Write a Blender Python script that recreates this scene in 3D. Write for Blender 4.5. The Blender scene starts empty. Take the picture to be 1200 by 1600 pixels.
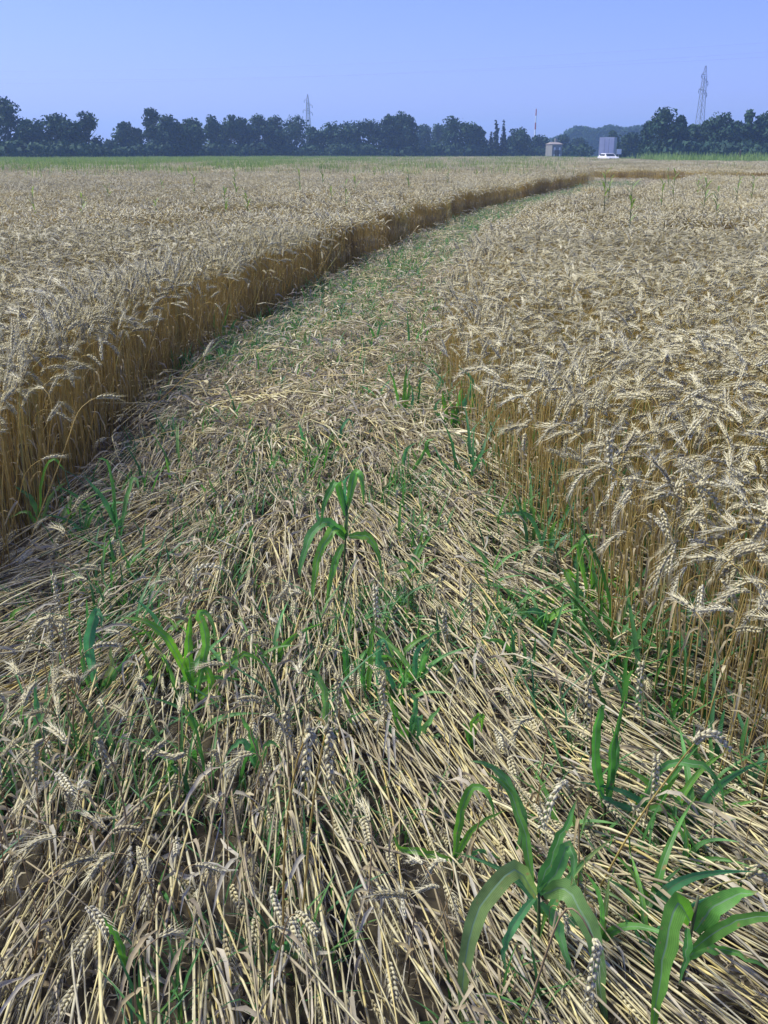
import bpy, math, random
import numpy as np
from mathutils import Vector, Matrix, Euler

random.seed(7); RNG = np.random.default_rng(7)
scene = bpy.context.scene
COL = scene.collection
R = math.radians

# ------------------------------------------------------------------ camera
CAM_H = 1.65
FPX = 1500.0                      # focal length in pixels of the 1200x1600 frame
HORIZON = 238.0
PITCH = math.atan((800 - HORIZON) / FPX)
cam_d = bpy.data.cameras.new('camera'); cam = bpy.data.objects.new('camera', cam_d); COL.objects.link(cam)
cam.location = (0, 0, CAM_H); cam.rotation_euler = (math.pi/2 - PITCH, 0, 0)
cam_d.sensor_fit = 'VERTICAL'; cam_d.sensor_height = 24; cam_d.lens = 24 * FPX / 1600
cam_d.clip_start = 0.05; cam_d.clip_end = 8000
scene.camera = cam

# ------------------------------------------------------------------ light
SUN_AZ, SUN_EL = R(-74), R(56)    # azimuth clockwise from +Y
SUN_DIR = Vector((math.sin(SUN_AZ)*math.cos(SUN_EL), math.cos(SUN_AZ)*math.cos(SUN_EL), math.sin(SUN_EL)))
world = bpy.data.worlds.new('World'); scene.world = world; world.use_nodes = True
wn, wl = world.node_tree.nodes, world.node_tree.links
wn.clear()
sky = wn.new('ShaderNodeTexSky'); sky.sky_type = 'NISHITA'; sky.sun_disc = False
sky.sun_elevation = SUN_EL; sky.sun_rotation = SUN_AZ
sky.air_density = 1.0; sky.dust_density = 1.0; sky.ozone_density = 2.0
tint = wn.new('ShaderNodeMix'); tint.data_type = 'RGBA'; tint.blend_type = 'MULTIPLY'
tint.inputs[0].default_value = 1.0
tint.inputs[7].default_value = (0.545, 0.565, 1.20, 1)
bg = wn.new('ShaderNodeBackground'); bg.inputs[1].default_value = 0.11
wo = wn.new('ShaderNodeOutputWorld')
wl.new(sky.outputs[0], tint.inputs[6]); wl.new(tint.outputs[2], bg.inputs[0]); wl.new(bg.outputs[0], wo.inputs[0])

sun_d = bpy.data.lights.new('sun', 'SUN'); sun = bpy.data.objects.new('sun', sun_d); COL.objects.link(sun)
sun_d.energy = 3.9; sun_d.angle = R(13); sun_d.color = (1.0, 0.97, 0.84)
sun.rotation_euler = (-SUN_DIR).to_track_quat('-Z', 'Y').to_euler()

scene.view_settings.view_transform = 'Standard'; scene.view_settings.look = 'None'
scene.view_settings.gamma = 1; scene.view_settings.exposure = 0.75
scene.render.engine = 'CYCLES'
scene.cycles.use_denoising = True
scene.cycles.max_bounces = 6; scene.cycles.diffuse_bounces = 4; scene.cycles.transmission_bounces = 3
scene.cycles.volume_bounces = 1; scene.cycles.glossy_bounces = 2; scene.cycles.transparent_max_bounces = 4

# ------------------------------------------------------------------ pixel helpers (placing things on the real ground)
_F = Vector((0, math.cos(PITCH), -math.sin(PITCH))); _U = Vector((0, math.sin(PITCH), math.cos(PITCH)))
def ray(x, y):
    return Vector((1, 0, 0))*((x-600)/FPX) + _U*((800-y)/FPX) + _F
def G(x, y, z=0.0):
    d = ray(x, y); t = (z - CAM_H) / d.z
    return Vector((d.x*t, d.y*t, z))
def V(x, y, Y):
    d = ray(x, y); t = Y / d.y
    return Vector((d.x*t, Y, CAM_H + d.z*t))
def project(P):                    # numpy (n,3) -> pixels
    q = P - np.array([0, 0, CAM_H])
    dep = q @ np.array(_F); u = q @ np.array(_U)
    dep = np.maximum(dep, 1e-3)
    return 600 + FPX*q[:, 0]/dep, 800 - FPX*u/dep, dep

# ------------------------------------------------------------------ materials
def mat(name, cols, rough=0.6, trans=0.0, rnd=True, noise=0.0, nscale=40, spec=0.3, blade=False, patch=0.0):
    """cols: list of colours picked per object/instance; noise: fine mottling."""
    if len(cols) == 1: cols = cols*2
    m = bpy.data.materials.new(name); m.use_nodes = True
    n, l = m.node_tree.nodes, m.node_tree.links
    b = n['Principled BSDF']; b.inputs['Roughness'].default_value = rough
    b.inputs['Specular IOR Level'].default_value = spec
    info = n.new('ShaderNodeObjectInfo')
    ramp = n.new('ShaderNodeValToRGB'); ramp.color_ramp.interpolation = 'LINEAR'
    els = ramp.color_ramp.elements
    while len(els) < len(cols): els.new(0.5)
    for i, c in enumerate(cols):
        els[i].position = i / max(1, len(cols)-1); els[i].color = (*c, 1)
    if rnd: l.new(info.outputs['Random'], ramp.inputs[0])
    out = ramp.outputs[0]
    if noise > 0:
        tc = n.new('ShaderNodeTexCoord'); nz = n.new('ShaderNodeTexNoise'); nz.inputs['Scale'].default_value = nscale
        nz.inputs['Detail'].default_value = 3
        l.new(tc.outputs['Object'], nz.inputs['Vector'])
        mr = n.new('ShaderNodeMapRange'); mr.inputs[1].default_value = 0.3; mr.inputs[2].default_value = 0.7
        mr.inputs[3].default_value = 1-noise; mr.inputs[4].default_value = 1+noise
        l.new(nz.outputs[0], mr.inputs[0])
        mx = n.new('ShaderNodeMix'); mx.data_type = 'RGBA'; mx.blend_type = 'MULTIPLY'; mx.inputs[0].default_value = 1
        l.new(out, mx.inputs[6]); l.new(mr.outputs[0], mx.inputs[7]); out = mx.outputs[2]
        if not rnd: l.new(nz.outputs[0], ramp.inputs[0])
    if patch:                          # riper and duller patches over the field
        vm = n.new('ShaderNodeTexNoise'); vm.inputs['Scale'].default_value = 0.16; vm.inputs['Detail'].default_value = 3; l.new(info.outputs['Location'], vm.inputs['Vector'])
        pr = n.new('ShaderNodeMapRange'); pr.inputs[1].default_value = .3; pr.inputs[2].default_value = .7; pr.inputs[3].default_value = 1-patch; pr.inputs[4].default_value = 1+patch; l.new(vm.outputs[0], pr.inputs[0])
        px_ = n.new('ShaderNodeMix'); px_.data_type = 'RGBA'; px_.blend_type = 'MULTIPLY'; px_.inputs[0].default_value = 1; l.new(out, px_.inputs[6]); l.new(pr.outputs[0], px_.inputs[7]); out = px_.outputs[2]
    if blade:                          # lengthwise veins, dry brown tips and a few blotches
        at = n.new('ShaderNodeAttribute'); at.attribute_name = 'blade'; sp = n.new('ShaderNodeSeparateColor'); l.new(at.outputs['Color'], sp.inputs[0])
        def mth(op, a, b_=None):
            q = n.new('ShaderNodeMath'); q.operation = op
            for i, v in enumerate((a, b_)):
                if v is None: continue
                if isinstance(v, (int, float)): q.inputs[i].default_value = v
                else: l.new(v, q.inputs[i])
            return q.outputs[0]
        vein = mth('ADD', mth('MULTIPLY', mth('SINE', mth('MULTIPLY', sp.outputs[1], 75.0)), 0.13), 0.98)
        mv = n.new('ShaderNodeMix'); mv.data_type = 'RGBA'; mv.blend_type = 'MULTIPLY'; mv.inputs[0].default_value = 1; l.new(out, mv.inputs[6]); l.new(vein, mv.inputs[7])
        tc2 = n.new('ShaderNodeTexCoord'); n2 = n.new('ShaderNodeTexNoise'); n2.inputs['Scale'].default_value = 55; l.new(tc2.outputs['Object'], n2.inputs['Vector'])
        tipf = mth('ADD', mth('MULTIPLY', mth('SUBTRACT', sp.outputs[0], 0.90), 9.0), mth('MULTIPLY', mth('SUBTRACT', n2.outputs[0], 0.5), 1.6))
        blot = mth('MULTIPLY', mth('SUBTRACT', n2.outputs[0], 0.66), 9.0); f_ = n.new('ShaderNodeClamp'); l.new(mth('MAXIMUM', tipf, blot), f_.inputs[0])
        mt = n.new('ShaderNodeMix'); mt.data_type = 'RGBA'; l.new(f_.outputs[0], mt.inputs[0]); l.new(mv.outputs[2], mt.inputs[6]); mt.inputs[7].default_value = (0.33, 0.25, 0.10, 1); out = mt.outputs[2]
    l.new(out, b.inputs['Base Color'])
    if trans > 0:
        t = n.new('ShaderNodeBsdfTranslucent'); mixs = n.new('ShaderNodeMixShader'); mixs.inputs[0].default_value = trans
        hs = n.new('ShaderNodeHueSaturation'); hs.inputs['Saturation'].default_value = 1.15; hs.inputs['Value'].default_value = 1.5
        l.new(out, hs.inputs['Color']); l.new(hs.outputs[0], t.inputs[0])
        l.new(b.outputs[0], mixs.inputs[1]); l.new(t.outputs[0], mixs.inputs[2])
        l.new(mixs.outputs[0], n['Material Output'].inputs[0])
    return m

M = {}
M['stem'] = mat('ripe stem', [(0.46,0.35,0.11),(0.56,0.45,0.17),(0.50,0.39,0.125),(0.40,0.28,0.085),(0.46,0.44,0.17)], 0.55, 0.3, noise=0.3, nscale=9, patch=0.16)
M['ear'] = mat('ripe ear', [(0.51,0.455,0.25),(0.64,0.59,0.37),(0.56,0.505,0.29),(0.71,0.67,0.46),(0.42,0.355,0.18)], 0.6, 0.2, noise=0.25, nscale=120, patch=0.16)
M['awn'] = mat('awn', [(0.59,0.545,0.34),(0.70,0.665,0.46)], 0.5, 0.2)
M['dryleaf'] = mat('dry leaf', [(0.35,0.28,0.14),(0.47,0.41,0.25),(0.27,0.20,0.09),(0.41,0.37,0.23)], 0.7, 0.3, noise=0.2, nscale=30)
M['straw'] = mat('flattened straw', [(0.50,0.40,0.14),(0.59,0.52,0.25),(0.47,0.43,0.26),(0.33,0.28,0.15),(0.59,0.54,0.30),(0.26,0.21,0.12),(0.49,0.46,0.31)], 0.55, 0.15, noise=0.34, nscale=22)
M['loose'] = mat('bright straw', [(0.58,0.50,0.24),(0.66,0.60,0.34)], 0.45, 0.05, noise=0.2, nscale=12)
M['litter'] = mat('dry litter', [(0.44,0.38,0.24),(0.34,0.28,0.17),(0.50,0.45,0.33),(0.42,0.40,0.31),(0.26,0.21,0.13)], 0.75, 0.25, noise=0.2, nscale=30)
M['brownstem'] = mat('brown stem', [(0.25,0.16,0.07),(0.32,0.23,0.10),(0.24,0.17,0.10)], 0.6, noise=0.25, nscale=18)
M['leaf'] = mat('green leaf', [(0.09,0.27,0.065),(0.17,0.37,0.06),(0.10,0.30,0.13),(0.19,0.40,0.065),(0.10,0.29,0.09),(0.25,0.32,0.10)], 0.5, 0.5, noise=0.35, nscale=22, spec=0.35, blade=True)
M['midrib'] = mat('leaf midrib', [(0.15,0.27,0.12),(0.20,0.31,0.16)], 0.5, 0.25)
M['weedstem'] = mat('weed stem', [(0.06,0.12,0.04),(0.10,0.11,0.05)], 0.5, 0.1)
M['grass'] = mat('grass blade', [(0.06,0.17,0.045),(0.08,0.21,0.05),(0.06,0.18,0.075),(0.12,0.24,0.06)], 0.5, 0.35)
M['farweed'] = mat('far weed', [(0.15,0.24,0.06),(0.22,0.32,0.08),(0.26,0.34,0.11)], 0.6, 0.3)
M['crown'] = mat('tree foliage', [(0.012,0.042,0.022),(0.018,0.056,0.024),(0.014,0.050,0.028),(0.026,0.070,0.026)], 0.8, 0.06, noise=0.35, nscale=0.35)
M['conifer'] = mat('conifer foliage', [(0.014,0.032,0.020),(0.018,0.036,0.020)], 0.7, 0.0, noise=0.3, nscale=0.5)
M['bark'] = mat('bark', [(0.09,0.07,0.05),(0.12,0.09,0.07)], 0.9, noise=0.3, nscale=3)
M['steel'] = mat('galvanised steel', [(0.30,0.31,0.33)], 0.6, noise=0.1, nscale=1)
M['rust_paint'] = mat('mast red paint', [(0.45,0.10,0.07)], 0.6, noise=0.1)
M['white_paint'] = mat('white paint', [(0.78,0.78,0.78)], 0.45, noise=0.05, nscale=1)
M['grey_paint'] = mat('grey paint', [(0.52,0.54,0.56)], 0.5, noise=0.08, nscale=1)
M['dark'] = mat('dark rubber', [(0.02,0.02,0.022)], 0.7, noise=0.1)
M['glass'] = mat('window glass', [(0.03,0.035,0.04)], 0.08, noise=0.05)
M['render_wall'] = mat('pale render', [(0.24,0.24,0.23)], 0.8, noise=0.1, nscale=0.8)
M['roof'] = mat('weathered tile roof', [(0.24,0.21,0.19)], 0.8, noise=0.25, nscale=2)
M['asphalt'] = mat('asphalt', [(0.05,0.05,0.05),(0.07,0.07,0.068)], 0.9, rnd=False, noise=0.2, nscale=3)
M['soil'] = mat('soil', [(0.025,0.021,0.014),(0.05,0.042,0.027),(0.085,0.072,0.047)], 0.95, rnd=False, noise=0.35, nscale=6)
M['meadow'] = mat('meadow', [(0.05,0.10,0.03),(0.08,0.13,0.045),(0.11,0.14,0.06)], 0.9, rnd=False, noise=0.25, nscale=0.4)
M['wire'] = mat('wire', [(0.30,0.31,0.33)], 0.6)

# ------------------------------------------------------------------ mesh helpers
class MB:
    def __init__(s): s.v = []; s.f = []; s.m = []; s.a = {}
    def tube(s, P, r, k=4, mi=0, cap=True):
        P = [Vector(p) for p in P]; n = len(P); b = len(s.v)
        rr = r if hasattr(r, '__len__') else [r]*n
        ref = Vector((0.13, 0.97, 0.21))
        for i, p in enumerate(P):
            t = (P[min(i+1, n-1)] - P[max(i-1, 0)]).normalized()
            a = t.cross(ref)
            if a.length < 1e-3: a = t.cross(Vector((1, 0, 0)))
            a.normalize(); c = t.cross(a)
            for j in range(k):
                an = 2*math.pi*j/k
                s.v.append(p + (a*math.cos(an) + c*math.sin(an))*rr[i])
        for i in range(n-1):
            for j in range(k):
                s.f.append((b+i*k+j, b+i*k+(j+1) % k, b+(i+1)*k+(j+1) % k, b+(i+1)*k+j)); s.m.append(mi)
        if cap:
            s.f.append(tuple(b+(n-1)*k+j for j in range(k))); s.m.append(mi)
            s.f.append(tuple(b+j for j in reversed(range(k)))); s.m.append(mi)
    def tri(s, a, b, c, mi=0):
        n = len(s.v); s.v += [Vector(a), Vector(b), Vector(c)]; s.f.append((n, n+1, n+2)); s.m.append(mi)
    def quad(s, a, b, c, d, mi=0):
        n = len(s.v); s.v += [Vector(a), Vector(b), Vector(c), Vector(d)]; s.f.append((n, n+1, n+2, n+3)); s.m.append(mi)
    def box(s, c, size, mi=0, rot=None):
        c = Vector(c); hx, hy, hz = [q/2 for q in size]; n = len(s.v)
        for x in (-hx, hx):
            for y in (-hy, hy):
                for z in (-hz, hz):
                    p = Vector((x, y, z))
                    if rot is not None: p = rot @ p
                    s.v.append(c+p)
        for f in ((0,1,3,2),(4,6,7,5),(0,4,5,1),(2,3,7,6),(0,2,6,4),(1,5,7,3)):
            s.f.append(tuple(n+i for i in f)); s.m.append(mi)
    def spikelet(s, p, d, side, L, w, mi):
        """a plump pointed grain husk: elongated octahedron-like body."""
        n = len(s.v); d = d.normalized(); side = side - d*side.dot(d); side.normalize(); o = d.cross(side)
        m1 = p + d*L*0.38
        s.v += [p, m1+side*w, m1+o*w*0.8, m1-side*w, m1-o*w*0.8, p+d*L]
        for i in range(4):
            a, b = n+1+i, n+1+(i+1) % 4
            s.f.append((n, b, a)); s.m.append(mi)
            s.f.append((n+5, a, b)); s.m.append(mi)
    def ribbon(s, P, widths, up=Vector((0, 0, 1)), fold=0.25, mi=0, twist=0.0, rib=None):
        """leaf blade folded along its midrib; rib: material index of a narrow midrib strip."""
        P = [Vector(p) for p in P]; n = len(P); b = len(s.v)
        cols = 4 if rib is not None else 3
        for i, p in enumerate(P):
            t = (P[min(i+1, n-1)] - P[max(i-1, 0)]).normalized()
            a = t.cross(up)
            if a.length < 0.05: a = t.cross(Vector((0.3, -1, 0.1)))
            a.normalize()
            if i and a.dot(prev) < 0: a = -a
            prev = a.copy()
            q = Matrix.Rotation(twist*i/max(1, n-1), 3, t)
            a = q @ a; nn = a.cross(t); w = widths[i]/2
            if nn.dot(up) < 0: nn = -nn
            e = nn*w*fold
            q0 = len(s.v); al = i/max(1, n-1)
            for j, ac in enumerate((0., .5, 1.) if rib is None else (0., .46, .54, 1.)): s.a[q0+j] = (al, ac)
            if rib is None: s.v += [p - a*w + e, p, p + a*w + e]
            else: s.v += [p - a*w + e, p - a*w*0.09, p + a*w*0.09, p + a*w + e]
        for i in range(n-1):
            for j in range(cols-1):
                s.f.append((b+i*cols+j, b+i*cols+j+1, b+(i+1)*cols+j+1, b+(i+1)*cols+j))
                s.m.append(rib if (rib is not None and j == 1) else mi)
    def mesh(s, name, mats, smooth=False):
        me = bpy.data.meshes.new(name); me.from_pydata([tuple(v) for v in s.v], [], s.f)
        for m in mats: me.materials.append(m)
        me.polygons.foreach_set('material_index', s.m)
        if smooth: me.polygons.foreach_set('use_smooth', [True]*len(s.f))
        if s.a:
            at = me.color_attributes.new('blade', 'FLOAT_COLOR', 'POINT'); A = np.zeros((len(s.v), 4), np.float32); A[:, 3] = 1
            for k_, (al, ac) in s.a.items(): A[k_, 0] = al; A[k_, 1] = ac
            at.data.foreach_set('color', A.ravel())
        me.update(); return me
    def build(s, name, mats, parent=None, smooth=False):
        if not isinstance(mats, (list, tuple)): mats = [mats]
        o = bpy.data.objects.new(name, s.mesh(name, mats, smooth)); COL.objects.link(o)
        if parent: o.parent = parent
        return o

def tag(o, label=None, cat=None, group=None, kind=None):
    if label: o['label'] = label
    if cat: o['category'] = cat
    if group: o['group'] = group
    if kind: o['kind'] = kind
    return o
def thing(name, label, cat, loc=(0,0,0), rz=0.0, group=None):
    o = bpy.data.objects.new(name, None); COL.objects.link(o); o.empty_display_size = 0.1
    o.location = loc; o.rotation_euler = (0, 0, rz)
    return tag(o, label, cat, group)
def child(name, me, parent):
    o = bpy.data.objects.new(name, me); COL.objects.link(o); o.parent = parent; return o
def dup(root, loc, rz=0.0, sc=1.0, label=None, group=None):
    r = root.copy(); COL.objects.link(r); r.location = loc; r.rotation_euler = (0, 0, rz); r.scale = (sc, sc, sc)
    if label: r['label'] = label
    if group: r['group'] = group
    for ch in list(root.children):
        c = ch.copy(); COL.objects.link(c); c.parent = r
        for g in list(ch.children):
            d = g.copy(); COL.objects.link(d); d.parent = c
    return r
def spline(P, n):
    """Catmull-Rom through P, n points."""
    P = [Vector(p) for p in P]
    if len(P) == 2: P = [P[0], (P[0]+P[1])/2, P[1]]
    Q = [2*P[0]-P[1]] + P + [2*P[-1]-P[-2]]; seg = len(P)-1; out = []
    for i in range(n):
        u = seg*i/(n-1); k = min(int(u), seg-1); t = u-k
        a, b, c, d = Q[k], Q[k+1], Q[k+2], Q[k+3]
        out.append(0.5*((2*b) + (c-a)*t + (2*a-5*b+4*c-d)*t*t + (3*b-a-3*c+d)*t**3))
    return out

# ------------------------------------------------------------------ plan of the field (ground outline read off the photograph)
PL = lambda pts: [G(x, y) for x, y in pts]
left_edge = [G(x, y, .07) for x, y in [(0,895),(60,825),(115,755),(175,690),(235,620),(300,562),(345,535),(400,500),(480,455),(560,413),(640,372),(720,341),(800,317),(870,301),(918,289)]]
for q in left_edge: q.z = 0
d0 = (left_edge[0]-left_edge[1]).normalized()
left_near = [left_edge[0]+d0*0.6+Vector((-0.5,0,0)), left_edge[0]+d0*1.6+Vector((-3.4,0,0)), left_edge[0]+d0*1.6+Vector((-9,0,0))]
recess = PL([(903,279.5),(960,283.5),(1003,284.5),(1085,287),(1260,288.5),(1500,290)])
far_top = [(-420,248.2),(0,248),(300,246.2),(600,244.6),(860,245.2),(960,247.6),(1030,251),(1320,253)]
far_edge = [G(x, y, 0.72) for x, y in far_top]
for p in far_edge: p.z = 0
left_poly = list(reversed(left_near)) + left_edge + recess + [far_edge[-1]] + list(reversed(far_edge))[1:] + [Vector((-60, 40, 0))]
right_edge = PL([(1250,1370),(1145,1288),(1060,1212),(990,1125),(918,1002),(850,915),(798,850),(750,780),(716,702),(704,664)])
for x, y in [(690,500),(690,455),(705,415),(735,372),(775,341),(850,317),(905,300),(930,293),(955,291.5),(1008,290),(1045,284),(1085,275),(1200,274.5),(1330,275)]:
    q = G(x, y, .68); q.z = 0; right_edge.append(q)
right_poly = right_edge + [Vector((45, 34, 0)), Vector((20, 6, 0)), Vector((4.2, 1.2, 0)), Vector((1.9, 1.25, 0))]

def inside(poly, X, Y):
    P = np.array([(p.x, p.y) for p in poly]); n = len(P); r = np.zeros(len(X), bool); j = n-1
    for i in range(n):
        xi, yi = P[i]; xj, yj = P[j]
        c = ((yi > Y) != (yj > Y))
        with np.errstate(divide='ignore', invalid='ignore'):
            r ^= c & (X < (xj-xi)*(Y-yi)/(yj-yi+1e-12)+xi)
        j = i
    return r
def edge_dist(line, X, Y):
    P = np.array([(p.x, p.y) for p in line]); D = np.full(len(X), 1e9)
    for a, b in zip(P[:-1], P[1:]):
        ab = b-a; t = np.clip(((X-a[0])*ab[0]+(Y-a[1])*ab[1])/(ab@ab), 0, 1)
        D = np.minimum(D, np.hypot(X-a[0]-t*ab[0], Y-a[1]-t*ab[1]))
    return D
def scatter(y0, y1, dens, wide=0.50, pad=0.8):
    """random ground points between two distances inside a little more than the view"""
    xm = wide*y1+pad; n = int(dens*(y1-y0)*2*xm)
    X = RNG.uniform(-xm, xm, n); Y = RNG.uniform(y0, y1, n)
    k = np.abs(X) < wide*Y+pad
    return X[k], Y[k]
def lowfreq(X, Y, s, seed=0):
    r = np.random.default_rng(seed); v = np.zeros(len(X))
    for i in range(7):
        a = r.uniform(0, 2*math.pi); f = r.uniform(0.6, 1.8)/s
        v += np.sin((X*math.cos(a)+Y*math.sin(a))*f*2*math.pi+r.uniform(0, 6.28))
    return v/2.6

# ------------------------------------------------------------------ instanced stuff
def proto_collection(name, meshes):
    c = bpy.data.collections.new(name)
    for i, me in enumerate(meshes):
        o = bpy.data.objects.new('%s_%03d' % (name, i), me); c.objects.link(o)
    return c
def scatter_object(name, pos, rot, scl, idx, coll):
    me = bpy.data.meshes.new(name); n = len(pos); me.vertices.add(n)
    me.vertices.foreach_set('co', np.asarray(pos, np.float32).ravel())
    a = me.attributes.new('rot', 'FLOAT_VECTOR', 'POINT'); a.data.foreach_set('vector', np.asarray(rot, np.float32).ravel())
    a = me.attributes.new('scl', 'FLOAT_VECTOR', 'POINT'); a.data.foreach_set('vector', np.asarray(scl, np.float32).ravel())
    a = me.attributes.new('pick', 'INT', 'POINT'); a.data.foreach_set('value', np.asarray(idx, np.int32).ravel())
    o = bpy.data.objects.new(name, me); COL.objects.link(o)
    ng = bpy.data.node_groups.new(name, 'GeometryNodeTree')
    ng.interface.new_socket('Geometry', in_out='INPUT', socket_type='NodeSocketGeometry')
    ng.interface.new_socket('Geometry', in_out='OUTPUT', socket_type='NodeSocketGeometry')
    N, L = ng.nodes, ng.links
    gi, go = N.new('NodeGroupInput'), N.new('NodeGroupOutput')
    iop = N.new('GeometryNodeInstanceOnPoints'); ci = N.new('GeometryNodeCollectionInfo')
    ci.inputs[0].default_value = coll; ci.inputs[1].default_value = True; ci.inputs[2].default_value = True
    def na(nm, t):
        q = N.new('GeometryNodeInputNamedAttribute'); q.data_type = t; q.inputs[0].default_value = nm; return q
    e2r = N.new('FunctionNodeEulerToRotation')
    L.new(na('rot', 'FLOAT_VECTOR').outputs[0], e2r.inputs[0])
    L.new(gi.outputs[0], iop.inputs['Points']); L.new(ci.outputs[0], iop.inputs['Instance'])
    iop.inputs['Pick Instance'].default_value = True
    L.new(na('pick', 'INT').outputs[0], iop.inputs['Instance Index'])
    L.new(e2r.outputs[0], iop.inputs['Rotation']); L.new(na('scl', 'FLOAT_VECTOR').outputs[0], iop.inputs['Scale'])
    L.new(iop.outputs[0], go.inputs[0])
    md = o.modifiers.new('scatter', 'NODES'); md.node_group = ng
    return o

# ================================================================== SETTING
# ground: one sheet to the horizon, gently uneven close by
def ground_sheet():
    xs = np.concatenate([[-1400,-700,-300,-120,-50,-25], np.linspace(-12, 12, 49), [25,50,120,300,700,1400]])
    ys = np.concatenate([[-1400,-500,-100,-20,-4], np.linspace(0, 14, 29), [20,30,50,100,200,400,800,1400]])
    XX, YY = np.meshgrid(xs, ys); near = (np.abs(XX) < 12) & (YY > 0) & (YY < 14)
    Z = np.where(near, 0.012*lowfreq(XX.ravel(), YY.ravel(), 0.9, 3).reshape(XX.shape), 0) - 0.01
    nx = len(xs); v = list(zip(XX.ravel().tolist(), YY.ravel().tolist(), Z.ravel().tolist())); f = []
    for j in range(len(ys)-1):
        for i in range(nx-1): f.append((j*nx+i, j*nx+i+1, (j+1)*nx+i+1, (j+1)*nx+i))
    me = bpy.data.meshes.new('ground'); me.from_pydata(v, [], f); me.materials.append(M['soil'])
    me.polygons.foreach_set('use_smooth', [True]*len(f))
    o = bpy.data.objects.new('ground', me); COL.objects.link(o); return tag(o, kind='structure')
ground_sheet()
# meadow beyond the field
b = MB(); fe = [Vector(p) for p in far_edge]
for a, c in zip(fe[:-1], fe[1:]):
    b.quad((a.x, a.y+0.3, 0.012), (c.x, c.y+0.3, 0.012), (c.x*2.6, c.y+260, 0.012), (a.x*2.6, a.y+260, 0.012))
tag(b.build('meadow', M['meadow']), kind='structure')
# road beyond the far right corner of the field
b = MB(); rc = [(16, 182), (34, 172), (52, 160), (90, 150), (160, 146)]
for (x0, y0), (x1, y1) in zip(rc[:-1], rc[1:]):
    b.quad((x0, y0-3.2, 0.02), (x1, y1-3.2, 0.02), (x1, y1+3.2, 0.02), (x0, y0+3.2, 0.02))
tag(b.build('road', M['asphalt']), kind='structure')

# ================================================================== WHEAT PROTOTYPES
def frame_of(P, i):
    t = (P[min(i+1, len(P)-1)] - P[max(i-1, 0)]).normalized(); return t
def add_ear(mb, P, mi_ear, mi_awn, rnd, n_sp=17, w=0.0036, awn=0.038, side0=None):
    """spikelets in two ranks along path P (Vectors), awns fanning from them"""
    n = len(P); mb.tube(P, 0.0013, 3, mi_ear)
    side = None
    for k in range(n_sp):
        u = k/(n_sp-1); fi = u*(n-1); i = min(int(fi), n-2); p = P[i].lerp(P[i+1], fi-i); t = frame_of(P, i)
        if side is None:
            side = t.cross(side0 if side0 is not None else Vector((rnd.uniform(-1,1), rnd.uniform(-1,1), 0.3))); side.normalize()
        s = (side - t*side.dot(t)).normalized(); o = t.cross(s)
        sg = 1 if k % 2 else -1
        sz = (0.70 + 0.5*math.sin(math.pi*min(1, u*0.82+0.14)))
        for q in (-1, 1):
            d = (t*1.0 + s*sg*0.34 + o*q*0.24 + Vector((rnd.gauss(0, .07), rnd.gauss(0, .07), rnd.gauss(0, .07)))).normalized()
            base = p + s*sg*0.0016
            mb.spikelet(base, d, s, 0.0165*sz*rnd.uniform(.85, 1.12), w*sz, mi_ear)
            if awn > 0:
                tip = base + d*0.0150*sz; da = (d + t*0.7 + Vector((rnd.uniform(-.2,.2), rnd.uniform(-.2,.2), rnd.uniform(-.2,.2)))).normalized()
                La = awn*rnd.uniform(0.6, 1.15); x = da.cross(Vector((0.3, 0.5, 0.8))).normalized()*0.00055
                mb.tri(tip-x, tip+x, tip+da*La, mi_awn)
def nod_path(rnd, L=0.67, ear=0.066, lean=0.06, nod=(40, 150), n=14):
    """stem and ear paths in the x-z plane: near-vertical stem that nods over at its top"""
    th_e = R(rnd.uniform(*nod)); th0 = rnd.gauss(0, lean); P = [Vector((0, 0, 0))]; oy = rnd.gauss(0, 0.03)
    tot = L+ear; ns = n; wob = rnd.uniform(0, 6.28)
    stem, e = [], []
    s, st = 0.0, tot/60; p = Vector((0, 0, 0)); pts = [(0, p.copy())]
    bend0 = rnd.uniform(0.68, 0.80)*L
    while s < tot:
        u = max(0, (s-bend0)/(tot-bend0)); th = th0 + 0.05*math.sin(s*9+wob) + th_e*(u*u*(3-2*u))
        p = p + Vector((math.sin(th), oy*0.3*s/tot, math.cos(th)))*st; s += st; pts.append((s, p.copy()))
    stem = [q for s_, q in pts if s_ <= L]; e = [q for s_, q in pts if s_ >= L-st]
    pick = lambda A, m: [A[round(i*(len(A)-1)/(m-1))] for i in range(m)]
    low = [q for s_, q in pts if s_ <= bend0]; hi = [q for s_, q in pts if bend0 < s_ <= L]
    return pick(low, 5)+pick(hi, 6), pick(e, 6)
def hang_leaf(mb, p, rnd, mi, L=0.16, w=0.009):
    a = rnd.uniform(0, 6.28); d = Vector((math.cos(a), math.sin(a), 0)); up0 = rnd.uniform(0.1, 0.7)
    P = [p + d*L*t*(0.55-0.2*t) + Vector((0, 0, up0*L*t*0.6 - L*1.0*t*t*rnd.uniform(0.7, 1.1))) for t in (0, .2, .4, .6, .8, 1)]
    mb.ribbon(P, [w*.6, w, w*.9, w*.8, w*.5, w*.1], fold=0.5, mi=mi, twist=rnd.uniform(-4, 4))
WHEAT_M = [M['stem'], M['ear'], M['awn'], M['dryleaf']]
def stalk_parts(rnd, **kw):
    """meshes (stem, ear, leaves) of one stalk"""
    S, E = nod_path(rnd, **kw); rs = np.linspace(0.0021, 0.0012, len(S))
    a = MB(); a.tube(S, list(rs), 4)
    e = MB(); add_ear(e, E, 0, 1, rnd)
    lv = []
    for q in range(2):
        lf = MB(); hang_leaf(lf, S[rnd.choice([1, 2, 3])].lerp(S[4], rnd.uniform(0, .6)), rnd, 0, L=rnd.uniform(.1, .2)); lv.append(lf)
    return a, e, lv
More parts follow.
